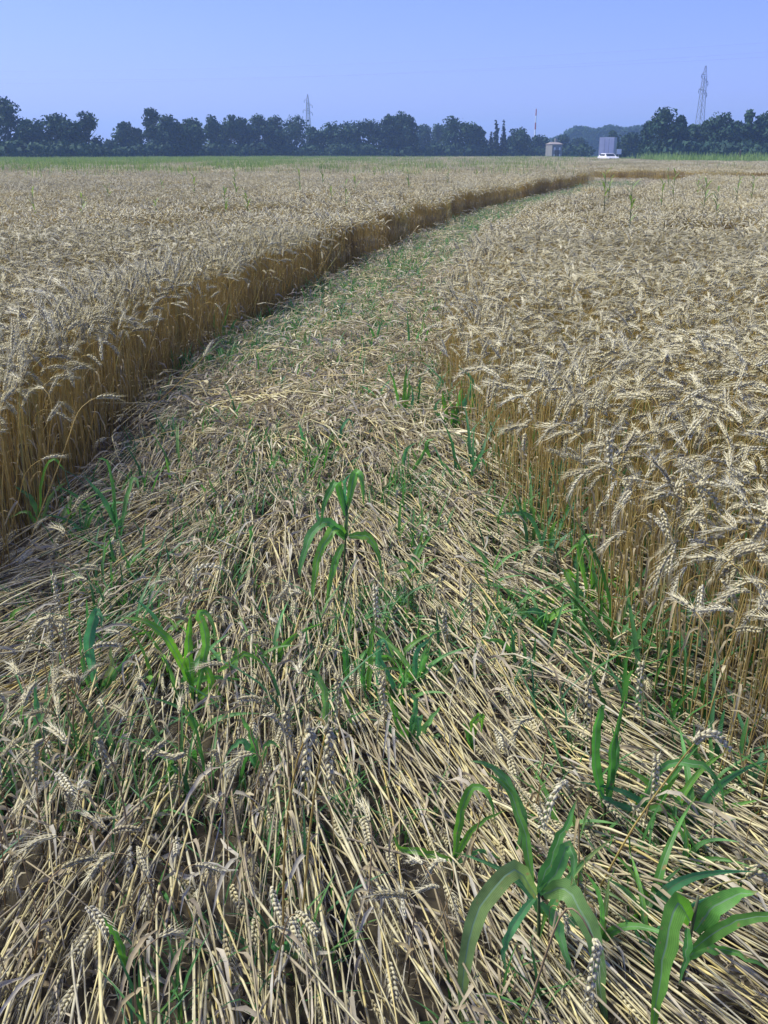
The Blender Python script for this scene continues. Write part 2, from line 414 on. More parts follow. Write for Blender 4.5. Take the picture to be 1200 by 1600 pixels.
def stalk_mesh(rnd, **kw):
    S, E = nod_path(rnd, **kw); rs = np.linspace(0.0021, 0.0012, len(S))
    mb = MB(); mb.tube(S, list(rs), 4, 0); add_ear(mb, E, 1, 2, rnd)
    for q in range(rnd.choice([0, 1, 1, 2])): hang_leaf(mb, S[rnd.choice([1, 2, 3])].lerp(S[4], rnd.uniform(0, .7)), rnd, 3, L=rnd.uniform(.1, .22))
    return mb.mesh('wheat_stalk', WHEAT_M, True)
def mid_patch(rnd, size=0.4, n=56):
    mb = MB()
    for i in range(n):
        S, E = nod_path(rnd, L=0.66*rnd.uniform(.9, 1.06)); a = rnd.uniform(0, 6.28); rot = Matrix.Rotation(a, 3, 'Z')
        o = Vector((rnd.uniform(-.5, .5)*size, rnd.uniform(-.5, .5)*size, 0))
        S = [o+rot@p for p in S]; E = [o+rot@p for p in E]
        mb.tube([S[0], S[3], S[6], S[8], S[10]], 0.0022, 3, 0, cap=False)
        mb.tube([E[0], E[1], E[2], E[4], E[5]], [.003, .0068, .0072, .006, .002], 4, 1, cap=False)
        for q in range(3):
            t = (E[5]-E[3]).normalized(); x = t.cross(Vector((.3, .6, .8)))*0.0012; d = (t+Vector((rnd.uniform(-.5,.5), rnd.uniform(-.5,.5), rnd.uniform(-.5,.5)))).normalized()
            c = E[2+q]; mb.tri(c-x, c+x, c+d*0.04, 2)
        hang_leaf(mb, S[3], rnd, 3, L=rnd.uniform(.1, .2), w=0.011)
    return mb.mesh('wheat_clump', WHEAT_M, True)
def far_patch(rnd, size=1.3, n=210):
    mb = MB()
    for i in range(n):
        S, E = nod_path(rnd, L=0.66*rnd.uniform(.88, 1.07)); a = rnd.uniform(0, 6.28); rot = Matrix.Rotation(a, 3, 'Z')
        o = Vector((rnd.uniform(-.5, .5)*size, rnd.uniform(-.5, .5)*size, 0))
        S = [o+rot@p for p in S]; E = [o+rot@p for p in E]
        x = rot @ Vector((0, 0.004, 0)); mb.quad(S[0]-x, S[0]+x, S[9]+x, S[9]-x, 0)
        mb.tube([E[0], E[2], E[5]], [.005, .011, .004], 3, 1, cap=False)
        y = rot @ Vector((0.004, 0.006, 0)); p = S[4]; q = p + Vector((rnd.uniform(-.08, .08), rnd.uniform(-.08, .08), -.12)); mb.quad(p-y, p+y, q+y, q-y, 3)
    return mb.mesh('wheat_block', WHEAT_M, True)
rnd = random.Random(11)
N_ST, N_MID, N_FAR = 22, 6, 4
wheat_protos = proto_collection('wheat', [stalk_mesh(rnd, nod=(50, 150), lean=.04) for i in range(N_ST-7)] + [stalk_mesh(rnd, nod=(12, 55), lean=.04) for i in range(7)] + [mid_patch(rnd) for i in range(N_MID)] + [far_patch(rnd) for i in range(N_FAR)])

NEAR_Y, MID_Y = 13.0, 48.0
INDIV = []          # ground points kept for single stalks (the nearest ones)
def field(name, poly, edge, label, y_end):
    pos, rot, scl, idx = [], [], [], []
    def add(X, Y, i0, n, lean, s0, s1):
        k = len(X)
        if not k: return
        s = RNG.uniform(s0, s1, k)*(1.09 if name == 'L' else 1.0)*(1+0.06*lowfreq(X, Y, 2.5, 5)+.03*lowfreq(X, Y, .7, 6))
        pos.append(np.stack([X, Y, np.full(k, -0.012)], 1)); scl.append(np.stack([np.ones(k), np.ones(k), s], 1) if i0 else np.stack([s, s, s], 1))
        le = np.where((edge_dist(edge, X, Y) < .25) & (RNG.uniform(0, 1, k) < .22), .26, lean) if i0 == 0 else np.full(k, lean)
        rot.append(np.stack([RNG.normal(0, 1, k)*le, RNG.normal(0, 1, k)*le, RNG.uniform(0, 2*math.pi, k)], 1))
        pk = RNG.integers(i0, i0+n, k)
        if i0 == 0: pk = np.where((edge_dist(edge, X, Y) < .30) & (RNG.uniform(0, 1, k) < (.45 if name == 'L' else .3)), RNG.integers(N_ST-7, N_ST, k), RNG.integers(0, N_ST-6, k))
        idx.append(pk)
    X, Y = scatter(1.0, NEAR_Y, 330 if name == 'R' else 470); k = inside(poly, X, Y); X, Y = X[k], Y[k]
    # stalks thin out and lean over the trodden strip at the very edge
    D = edge_dist(edge, X, Y); k = RNG.uniform(0, 1, len(X)) < (np.clip(0.62+D*1.6, 0, 1) if name == 'R' else np.clip(.8+D*2, 0, 1)*1.0); X, Y = X[k], Y[k]
    if name == 'R':
        d = np.hypot(X, Y); px, py, dep = project(np.stack([X, Y, np.full(len(X), 0.55)], 1))
        vis = (px > -20) & (px < 1215) & (py < 1600) & (edge_dist(edge, X, Y) < 0.45)
        o = np.argsort(np.where(vis, d, 1e9))[:150]; INDIV.extend(zip(X[o].tolist(), Y[o].tolist()))
        m = np.ones(len(X), bool); m[o] = False; X, Y = X[m], Y[m]
    add(X, Y, 0, N_ST, 0.05, 0.86, 1.10)
    X, Y = scatter(NEAR_Y, MID_Y, 8.5, 0.47); k = inside(poly, X, Y); add(X[k], Y[k], N_ST, N_MID, 0.03, 0.92, 1.08)
    X, Y = scatter(MID_Y, y_end, 0.85, 0.45); k = inside(poly, X, Y); add(X[k], Y[k], N_ST+N_MID, N_FAR, 0.01, 0.93, 1.08)
    o = scatter_object('standing_wheat', np.concatenate(pos), np.concatenate(rot), np.concatenate(scl), np.concatenate(idx), wheat_protos)
    print('wheat', label, len(o.data.vertices))
    return tag(o, label, 'wheat', kind='stuff')
field('L', left_poly, left_edge, 'dense ripe wheat standing in a tall brown wall beside the flattened strip', 235)
field('R', right_poly, right_edge, 'ripe pale wheat with nodding ears standing at the near edge of the strip', 75)

# ================================================================== FLATTENED STRAW
FLOW = [(100,1400,-.35,1),(60,1250,-.45,1),(300,1400,-.15,1),(400,1500,.0,1),(550,1300,.4,1),(650,1400,.5,1),(800,1200,.75,1),(950,1150,1,.72),
        (1100,1400,1,.55),(1150,1250,1,.5),(950,1500,.8,.7),(800,950,1,.78),(880,880,1,.6),(650,1000,.5,1),(480,1000,.12,1),(350,950,-.1,1),(200,850,-1,.65),
        (80,950,-1,.4),(100,1050,-1,.55),(200,1000,-.6,.8),(300,780,-.5,1),(500,750,.05,1),(700,770,1,.8),(600,650,.3,1),(400,600,-.6,.8),(300,640,-.9,.6),
        (500,500,-.2,1),(600,430,.1,1),(650,520,.3,1),(700,360,.2,1),(850,305,-.2,1),(450,1150,.1,1),(300,1150,-.1,1),(750,1500,.55,1),(600,1550,.3,1)]
FA = []
for x, y, vx, vy in FLOW:
    s = 12/math.hypot(vx, vy); a, c = G(x, y), G(x+vx*s, y+vy*s); d = (c-a).normalized(); FA.append((a.x, a.y, d.x, d.y))
FA = np.array(FA)
def flow(X, Y):
    w = 1/(((X[:, None]-FA[:, 0])**2 + (Y[:, None]-FA[:, 1])**2)/(0.05+0.02*Y[:, None]) + 0.3)**2
    vx = (w*FA[:, 2]).sum(1); vy = (w*FA[:, 3]).sum(1); return np.arctan2(vy, vx)
STRAW_M = [M['straw'], M['ear'], M['awn'], M['litter']]
def lying(rnd, ear=True, L=0.62, lift=1.0):
    """a lodged stem: root at the origin, bending over and lying along +x, centred later"""
    p = Vector((0, 0, 0)); pts = [p.copy()]; N = 26; st = L/N; yaw = rnd.gauss(0, .03); curl = rnd.gauss(0, 0.16); kink = rnd.uniform(.3, .8)
    kk = rnd.gauss(0, .30) if rnd.random() < .2 else 0; h = rnd.uniform(0.05, 0.16)*lift
    th = math.pi/2*0.5
    for i in range(N):
        u = i/N
        elev = (0.62*math.exp(-u*7) - 0.02 - 0.22*max(0, u-.55) + rnd.gauss(0, .02))*lift
        y = yaw + curl*u*u*.35 + (kk if u > kink else 0)
        p = p + Vector((math.cos(elev)*math.cos(y), math.cos(elev)*math.sin(y), math.sin(elev)))*st
        pts.append(p.copy())
    zmin = min(q.z for q in pts[8:]); base = max(0.0, 0.012-zmin)
    pts = [q+Vector((0, 0, base*min(1, i/6))) for i, q in enumerate(pts)]
    mb = MB(); mb.tube(pts[::2], list(np.linspace(.0027, .0016, len(pts[::2]))), 4, 0)
    if ear:
        t = (pts[-1]-pts[-3]).normalized(); E = [pts[-1]]
        dr = rnd.uniform(-.2, .05); yw = rnd.gauss(0, .25)
        for i in range(5):
            t = (t+Vector((0, yw*.2, dr*.25))).normalized(); E.append(E[-1]+t*0.0165)
        for e_ in E: e_.z = max(e_.z, 0.01)
        add_ear(mb, E, 1, 2, rnd, n_sp=16, side0=Vector((0, rnd.uniform(-1, 1), rnd.uniform(-1, 1))))
    for q_ in range(rnd.choice([1, 2, 2])):
        i0 = rnd.randrange(2, 18); i1 = min(26, i0+rnd.randrange(3, 7)); seg = pts[i0:i1+1]; rr_ = rnd.uniform(.0027, .0035)
        mb.tube(seg, [rr_*.8]+[rr_]*(len(seg)-2)+[rr_*.75], 5, rnd.choice([0, 0, 3]), cap=False)
    if rnd.random() < .35:
        i = rnd.randrange(8, 20); q = pts[i]; d = Vector((1, rnd.gauss(0, .5), rnd.uniform(0, .25))).normalized(); LL = rnd.uniform(.08, .2)
        P = [q + d*LL*t + Vector((0, 0, .03*math.sin(3*t)-.04*t*t)) for t in (0, .25, .5, .75, 1)]
        mb.ribbon(P, [.004, .009, .008, .006, .001], fold=.5, mi=3, twist=rnd.uniform(-4, 4))
    for v in mb.v: v.x -= L*0.5
    return mb.mesh('lying_stem', STRAW_M, True)
def litter_leaf(rnd):
    mb = MB()
    for q in range(3):
        L = rnd.uniform(.07, .19); a = rnd.gauss(0, .5); d = Vector((math.cos(a), math.sin(a), rnd.uniform(-.1, .35))); o = Vector((rnd.gauss(0, .06), rnd.gauss(0, .06), rnd.uniform(.01, .05)))
        P = [o + d*L*(t-.5) + Vector((rnd.gauss(0, .006), rnd.gauss(0, .006), .04*math.sin(3.1*t)*rnd.uniform(.2, 1))) for t in (0, .2, .4, .6, .8, 1)]
        mb.ribbon(P, [.003, .008, .010, .009, .006, .001], fold=.6, mi=3, twist=rnd.uniform(-5, 5))
    return mb.mesh('litter_leaf', STRAW_M, True)
def lying_lump(rnd):
    """far version: a little bundle of lodged stems, ears and leaves"""
    mb = MB()
    for i in range(14):
        o = Vector((rnd.uniform(-.22, .22), rnd.uniform(-.22, .22), rnd.uniform(.0, .04))); a = rnd.gauss(0, .45); L = rnd.uniform(.2, .5)
        d = Vector((math.cos(a), math.sin(a), rnd.uniform(-.02, .13)))
        P = [o, o+d*L*.5+Vector((0, 0, rnd.uniform(0, .06))), o+d*L]
        mb.tube(P, .0028, 3, 0, cap=False); t = (P[2]-P[1]).normalized(); t.z -= rnd.uniform(0, .6); e = P[2]
        mb.tube([e, e+t*.04, e+t*.09], [.004, .0085, .003], 3, 1, cap=False)
        q = o + Vector((rnd.uniform(-.15, .15), rnd.uniform(-.15, .15), rnd.uniform(.02, .1))); dd = Vector((rnd.gauss(0, 1), rnd.gauss(0, 1), rnd.uniform(-.5, .6))).normalized()*rnd.uniform(.06, .14)
        mb.ribbon([q, q+dd*.5+Vector((0, 0, .02)), q+dd], [.008, .014, .003], fold=.4, mi=3, twist=rnd.uniform(-3, 3))
    return mb.mesh('lying_bundle', STRAW_M, True)
def propped(rnd):
    """the top end of a lodged stem that has lifted again: short bent stem, ear and a sheath leaf"""
    mb = MB(); th = rnd.uniform(.25, 1.1); S = [Vector((0, 0, 0))]; L = rnd.uniform(.10, .24); ph = rnd.gauss(0, .3); dth = rnd.uniform(.4, 2.2)
    for i in range(8): S.append(S[-1]+Vector((math.cos(th)*math.cos(ph), math.cos(th)*math.sin(ph), math.sin(th)))*L/8); th -= dth/8
    mb.tube(S[::2], .0017, 4, 0); E = [S[-1]]
    for i in range(5): E.append(E[-1]+Vector((math.cos(th)*math.cos(ph), math.cos(th)*math.sin(ph), math.sin(th)))*.018); th -= rnd.uniform(.0, .3)
    add_ear(mb, E, 1, 2, rnd, n_sp=15)
    for q in range(2): 
        p = S[rnd.randrange(1, 7)]; hang_leaf(mb, p, rnd, 3, L=rnd.uniform(.06, .15), w=.011)
    return mb.mesh('propped_ear', STRAW_M, True)
rnd = random.Random(23)
N_LY, N_LI, N_LU, N_PR = 26, 8, 8, 12
straw_protos = proto_collection('straw', [lying(rnd, ear=(i % 5 in (0, 2)), L=rnd.uniform(.62, .86), lift=rnd.uniform(.6, 1.3)) for i in range(N_LY)] + [litter_leaf(rnd) for i in range(N_LI)] + [lying_lump(rnd) for i in range(N_LU)] + [propped(rnd) for i in range(N_PR)])
def strip_mask(X, Y, grow=0.0):
    D = edge_dist(left_edge, X, Y)
    return (RNG.uniform(0, 1, len(X)) < np.where(D < .22+.006*Y, .22, 1)) & ~inside(left_poly, X, Y) & (~inside(right_poly, X, Y) | (edge_dist(right_edge, X, Y) < grow))
def flat_straw():
    pos, rot, scl, idx = [], [], [], []
    def add(X, Y, i0, n, zmax, pit, yawsd, s0, s1):
        k = len(X); a = flow(X, Y) + RNG.normal(0, yawsd, k)*(1+0.5*(RNG.uniform(0, 1, k) < .12)*4) + 0.13*lowfreq(X, Y, 0.9, 9)
        z = zmax*(RNG.uniform(0, 1, k)**1.3 + .5*np.maximum(0, lowfreq(X, Y, 0.45, 12)))
        pos.append(np.stack([X, Y, np.maximum(z, 0)], 1)); s = RNG.uniform(s0, s1, k); th_ = s*(RNG.uniform(.68, 1.3, k) if i0 == 0 else 1); scl.append(np.stack([s, th_, th_], 1))
        rot.append(np.stack([RNG.normal(0, .25, k), RNG.normal(0, pit, k), a], 1)); idx.append(RNG.integers(i0, i0+n, k))
    X, Y = scatter(0.9, 6.5, 460, .50, .9); k = strip_mask(X, Y) | (strip_mask(X, Y, .5) & (RNG.uniform(0, 1, len(X)) < .35)); X, Y = X[k], Y[k]
    # uneven cover: hollows where the dark soil shows
    k = RNG.uniform(0, 1, len(X)) < np.clip(0.68+0.45*lowfreq(X, Y, .5, 21)+0.35*lowfreq(X, Y, .22, 22) - .22*(Y < 2.7)*(X < .1), .08, 1); add(X[k], Y[k], 0, N_LY, .045, .05, .085, .85, 1.12)
    X, Y = scatter(0.9, 9.0, 240, .50, .9); k = strip_mask(X, Y, .8); k &= RNG.uniform(0, 1, len(X)) < np.clip(.10+(Y-2.8)*.2, .10, .8); add(X[k], Y[k], N_LY, N_LI, .055, .25, .45, .7, 1.2)
    X, Y = scatter(0.9, 3.6, 420, .50, .9); k = strip_mask(X, Y, .6); add(X[k], Y[k], N_LY, N_LI, .004, .12, 1.6, .22, .5)
    X, Y = scatter(6.5, 16, 200, .45); k = strip_mask(X, Y) & (RNG.uniform(0, 1, len(X)) < np.clip(.6+.5*lowfreq(X, Y, .7, 23), .12, 1)); add(X[k], Y[k], 0, N_LY, .07, .08, .24, .8, 1.1)
    # propped-up ears, bent tops and sheaths that break the surface
    X, Y = scatter(2.0, 15, 150, .46); k = strip_mask(X, Y) & (RNG.uniform(0, 1, len(X)) < np.clip((Y-1.8)*.35, .1, 1)*np.clip(.6+.5*lowfreq(X, Y, .4, 24), 0, 1)); add(X[k], Y[k], N_LY+N_LI+N_LU, N_PR, .05, .2, .55, .75, 1.25)
    X, Y = scatter(5.5, 75, 24, .45); k = strip_mask(X, Y) & (Y < 75); add(X[k], Y[k], N_LY+N_LI, N_LU, .05, .1, .7, .8, 1.15)
    o = scatter_object('flattened_straw', np.concatenate(pos), np.concatenate(rot), np.concatenate(scl), np.concatenate(idx), straw_protos)
    print('straw', len(o.data.vertices))
    tag(o, 'flattened yellow wheat straw with fallen ears lying over the strip', 'straw', kind='stuff')
flat_straw()

# ================================================================== SINGLE WHEAT STALKS
LAND = [(860,1400,'the largest broad leaved weed'),(1080,1440,'the weed with the folded hanging blade'),(720,1270,'the slim weed with a bent tip'),(945,1200,'the tight upright weed among purple stems'),(540,830,'the tall drooping weed'),
        (180,800,'the stubby bladed weed by the brown wall'),(155,1030,'the clump with the square folded tip'),(310,1030,'the bright clump with the far arching blade'),(60,1120,'the lone dark green blade'),(395,1160,'the weed with crossing blades'),
        (585,1040,'the pair of narrow green blades'),(640,1140,'the low bushy green patch'),(110,1000,'the tangle of pale ears'),(496,1180,'the close pair of fat ears'),(190,1490,'the thin blade at the strip bottom'),(440,1480,'the tiny seedling in the dark hollow'),(830,970,'the sprawling blue green weed')]
EDGE = [(930,900,'above the bright green weed at its foot'),(1100,1080,'at the dark corner nearest the viewer'),(1010,1000,'between the bright green weed and the dark corner'),(860,830,'behind the flat bent green blade'),(760,700,'by the bright green corner clump')]
def near(lst, x, y): return min(lst, key=lambda l: (l[0]-x)**2+(l[1]-y)**2)[2]
def copy_stalk(src, loc, rz, s, label, group): return dup(src, loc, rz, s, label, group)
rnd = random.Random(5); STALKS = []
for i in range(9):
    a, e, lf = stalk_parts(rnd, nod=(45, 165))
    STALKS.append((a.mesh('stem', [M['stem']], True), e.mesh('ear', [M['ear'], M['awn']], True), *[q.mesh('dry_leaf', [M['dryleaf']], True) for q in lf]))
first = {}
def place_stalk(i, loc, rz, s, label, group, tilt=(0, 0)):
    if i not in first:
        t = thing('wheat_stalk', label, 'wheat stalk', loc, rz, group); first[i] = t
        for nm, me in zip(('stem', 'ear', 'dry_leaf', 'dry_leaf'), STALKS[i]): child(nm, me, t)
    else: t = copy_stalk(first[i], loc, rz, s, label, group)
    t.scale = (s, s, s); t.rotation_euler = (tilt[0], tilt[1], rz); return t
for k, (x, y) in enumerate(INDIV):
    qx, qy, _ = project(np.array([[x, y, 0.0]])); where = near(EDGE, qx[0], qy[0])
    place_stalk(rnd.randrange(9), (x, y, -0.01), rnd.uniform(0, 6.28), rnd.uniform(.9, 1.1), 'ripe front row wheat stalk '+where,
                'front row wheat stalks '+where, (rnd.gauss(0, .07), rnd.gauss(0, .07)))

def px_path(base, pts, Y0):
    """picture points (x, y, depth offset) -> world points; the first is the foot on the ground"""
    out = [base]
    for p in pts:
        x, y = p[:2]; dy = p[2] if len(p) > 2 else 0.0; q = V(x, y, Y0+dy); q.z = max(q.z, 0.012); out.append(q)
    return out
def hero_stalk(base, stem, ear, label, brown=False, lean=-0.06, w=0.0044, awn=0.045, group=None):
    B = G(*base, .05); B.z = -0.01; n = len(stem)
    S = px_path(B, [(x, y, lean*(i+1)/n) for i, (x, y) in enumerate(stem)], B.y)
    E = px_path(S[-1], [(x, y, lean*1.15) for x, y in ear], B.y)
    t = thing('wheat_stalk', label, 'wheat stalk', B, 0, group); inv = lambda A: [p-B for p in A]
    rd = random.Random(hash(base) % 9999)
    m = MB(); sp = inv(spline(S, 12)); m.tube(sp, list(np.linspace(.0027, .0015, 12)), 5); m.build('stem', M['brownstem'] if brown else M['stem'], t, True)
    m = MB(); add_ear(m, inv(spline(E, 8)), 0, 1, rd, n_sp=20, w=w, awn=awn, side0=Vector((0.25, 1, .1))); m.build('ear', [M['ear'], M['awn']], t, True)
    m = MB(); hang_leaf(m, sp[5], rd, 0, L=.14, w=.008); m.build('dry_leaf', M['dryleaf'], t, True)
    return t
HERO = [
 ((440,1500),[(445,1320),(462,1200),(480,1146)],[(484,1142),(481,1170),(476,1222)],'upright wheat stalk with fat pale ear, the farther one from green plants of a pair',False),
 ((466,1470),[(484,1300),(500,1190),(508,1148)],[(513,1142),(514,1175),(518,1228)],'upright wheat stalk with fat pale ear beside its twin, nearer the big green plant',False),
 ((335,1010),[(322,950),(306,905)],[(306,892),(328,884),(358,893)],'short brown wheat stalk whose pale ear arches level above a bunch of brown stems',True),
 ((738,1020),[(738,960),(735,920)],[(733,912),(734,935),(737,968)],'single wheat stalk with upright pale ear standing short of the right hand wheat corner',True),
 ((590,1015),[(588,965),(586,930)],[(586,920),(587,940),(589,965)],'small wheat stalk with hanging ear below the tall drooping green plant',True),
 ((1003,1150),[(1004,1090),(1004,1046)],[(1002,1040),(1000,1070),(996,1112)],'wheat stalk with large drooping ear at the foot of the standing wheat',False),
 ((925,1190),[(924,1120),(923,1070)],[(920,1060),(919,1090),(916,1135)],'wheat stalk with bushy white ear next to leaning brown stems',True),
 ((812,1598),[(850,1500),(880,1425),(905,1428),(926,1465)],[(932,1478),(927,1515),(921,1568)],'brown wheat stalk bent in a hook, ear hanging before a broad green leaf',True),
 ((905,1400),[(905,1310),(900,1240),(886,1222)],[(878,1226),(862,1252),(846,1290)],'purple brown wheat stalk with shaggy drooping ear between green leaves',True),
 ((913,1405),[(985,1300),(1055,1200),(1085,1162)],[(1095,1152),(1115,1148),(1140,1170)],'long wheat stalk slanting across the green leaves to an arched ear',False),
 ((1000,1300),[(1018,1240),(1026,1192)],[(1026,1184),(1025,1205),(1023,1236)],'thin wheat stalk with small ear just under the long arching green leaf',True),
 ((1050,1420),[(1110,1390),(1165,1372)],[(1180,1364),(1200,1378),(1222,1402)],'nearly lying wheat stalk with white bristly ear reaching past the bottom right plant',False),
 ((96,860),[(104,820),(112,800)],[(116,795),(124,782),(136,772)],'single pale ear lying out from the foot of the brown wheat wall beside green leaves',True),
 ((104,1010),[(94,950),(86,912)],[(84,904),(87,922),(93,950)],'wheat stalk with lone upright ear above the tangle of pale ears',True),
 ((104,1120),[(102,1040),(88,985),(72,966)],[(64,972),(52,988),(36,1016)],'wheat stalk in the pale tangle, ear bent farthest out over the straw',True),
 ((108,1124),[(102,1040),(88,980)],[(78,966),(79,985),(84,1018)],'wheat stalk in the pale tangle, its ear in the middle of three',True),
 ((114,1120),[(112,1050),(104,985)],[(98,968),(99,990),(103,1024)],'wheat stalk in the pale tangle, its ear hanging straight beside a green clump',True),
 ((116,1180),[(114,1110),(122,1070)],[(122,1061),(108,1060),(90,1070)],'low wheat stalk with a flat lying white ear under the pale tangle',True),
 ((452,1240),[(450,1170),(449,1118)],[(447,1108),(448,1125),(452,1152)],'wheat stalk with grey ear just before the pale pair of ears',True),
 ((532,1160),[(530,1110),(529,1070)],[(527,1058),(528,1078),(531,1104)],'wheat stalk with pale hanging ear behind the close pair of ears',True),
 ((602,1160),[(601,1110),(599,1072)],[(597,1062),(598,1085),(602,1112)],'wheat stalk with grey ear beside a patch of low green leaves',True),
 ((702,1040),[(699,1000),(696,965)],[(694,955),(695,972),(698,990)],'short dry stalk with ear leaning in front of green blades, middle of the strip',True),
 ((66,1330),[(58,1240),(62,1180),(78,1152),(70,1156)],[(58,1164),(55,1185),(54,1214)],'wheat stalk hooked over with a whiskered grey ear near a lone green blade',True),
 ((205,1330),[(190,1240),(170,1180),(150,1156)],[(154,1158),(162,1180),(167,1210)],'slanting brown wheat stalk with drooping white ear in the brown thicket',True),
 ((320,1260),[(318,1210),(290,1178)],[(275,1182),(255,1178),(228,1172)],'brown wheat stalk with ear lying level over dark straw',True),
 ((1160,1120),[(1172,1000),(1182,890),(1194,812)],[(1200,806),(1190,825),(1178,842)],'tallest bright ear hanging at the end of the standing wheat beside the picture edge',False),
 ((1140,1080),[(1118,900),(1098,780)],[(1092,760),(1112,772),(1126,800)],'wheat stalk with strongly hooked ear in front of the standing wheat',False),
 ((960,1020),[(955,860),(952,730)],[(952,690),(953,715),(957,745)],'wheat stalk with straight hanging ear near the middle of the near wheat face',False),
]
for h in HERO: hero_stalk(*h[:4], brown=h[4])
# more upright survivors in the flattened strip, thin and brown
rnd = random.Random(77); cnt = 0
SURV = []
for i in range(9):
    a, e, lf = stalk_parts(rnd, L=.36, lean=.16, nod=(70, 175)); SURV.append((a.mesh('stem', [M['brownstem']], True), e.mesh('ear', [M['ear'], M['awn']], True), *[q.mesh('dry_leaf', [M['dryleaf']], True) for q in lf]))
surv_first = {}
while cnt < 92:
    if rnd.random() < .6: x, y = rnd.gauss(190, 160), rnd.gauss(1260, 150)
    else: x, y = rnd.uniform(0, 1180), rnd.uniform(820, 1640)
    if y > 1660 or x < -20: continue
    p = G(x, y)
    if not strip_mask(np.array([p.x]), np.array([p.y]))[0]: continue
    i = rnd.randrange(9); lab = 'thin brown wheat stalk still upright near '+near(LAND, x, y); gr = 'stalks still upright near '+near(LAND, x, y)
    s = rnd.uniform(.62, 1.05)
    if i not in surv_first:
        t = thing('wheat_stalk', lab, 'wheat stalk', p, 0, gr); surv_first[i] = t
        for nm, me in zip(('stem', 'ear', 'dry_leaf', 'dry_leaf'), SURV[i]): child(nm, me, t)
    else: t = dup(surv_first[i], p, 0, s, lab, gr)
    t.scale = (s, s, s); t.location = p; t.rotation_euler = (rnd.gauss(0, .2), rnd.gauss(0, .2), rnd.uniform(0, 6.28)); cnt += 1

LOOSE = [((-10,1516),(120,1556),'long bright straw lying crosswise at the bottom edge of the strip',.05),((262,1448),(330,1492),'pale straw crossing the dark hollow at the strip bottom',.06),((330,1490),(405,1532),'pale straw lying askew beside the lower hollow',.06),
         ((905,1085),(870,990),'kinked pale straw at the foot of the near standing wheat',.10),((960,1000),(1120,905),'thick straw slanting out of the near standing wheat',.16),((1190,1350),(1060,1402),'pale straw slanting over the folded bladed weed',.12),((560,1225),(500,1090),'straw lying apart over the combed stems below the low green patch',.07)]
for (p0, p1, lab, z) in LOOSE:
    A, B_ = G(*p0, z), G(*p1, z*.55); t = thing('loose_straw', lab, 'straw', (A.x, A.y, 0)); o_ = Vector((A.x, A.y, 0)); m = MB(); Q = [A.lerp(B_, u)+Vector((0, 0, .03*u*(1-u)))+Vector((random.gauss(0, .002), random.gauss(0, .002), random.gauss(0, .002)))-o_ for u in np.linspace(0, 1, 9)]
    m.tube(Q, list(np.linspace(.0034, .0022, 9)), 6); m.build('stem', M['loose'], t, True); m = MB(); m.ribbon([Q[4], Q[5]+Vector((.004, 0, .006)), Q[6]+Vector((.012, 0, .012)), Q[7]+Vector((.02, .01, .0))], [.006, .010, .007, .001], fold=.5, mi=0, twist=1.5); m.build('sheath', M['litter'], t, True)

# ================================================================== GREEN WEEDS
def weed(base, leaves, label, stem=None, name='grass_weed', cat='grass weed', group=None):
    """leaves: (picture points [(x,y,depth offset)...], width in metres)"""
    B = G(*base, .05); B.z = 0; t = thing(name, label, cat, B, 0, group)
    if stem:
        m = MB(); P = [p-B for p in px_path(B, stem, B.y)]; m.tube(spline(P, 6), list(np.linspace(.005, .003, 6)), 6); m.build('stem', M['weedstem'], t, True)
    for pts, w in leaves:
        P = [V(p[0], p[1], B.y+(p[2] if len(p) > 2 else 0)) for p in pts]
        for p in P: p.z = max(p.z, .004)
        C = spline([p-B for p in P], 14); C = [p+Vector((random.gauss(0, .0016), random.gauss(0, .0016), random.gauss(0, .0016)))*min(1, i/3) for i, p in enumerate(C)]; W = [w*(min(1, .45+u*3.2) if u < .3 else (1-((u-.3)/.7)**1.6)*.98+.02) for u in np.linspace(0, 1, 14)]
        m = MB(); m.ribbon(C, [q*(.98 if w > .032 else .92)*random.uniform(.85, 1.15) for q in W], up=Vector((random.uniform(-.35, .35), random.uniform(-1.1, -.5), .6)).normalized(), fold=.30, mi=0, rib=1, twist=random.uniform(-.5, .5)); m.build('leaf', [M['leaf'], M['midrib']], t, True)
    return t
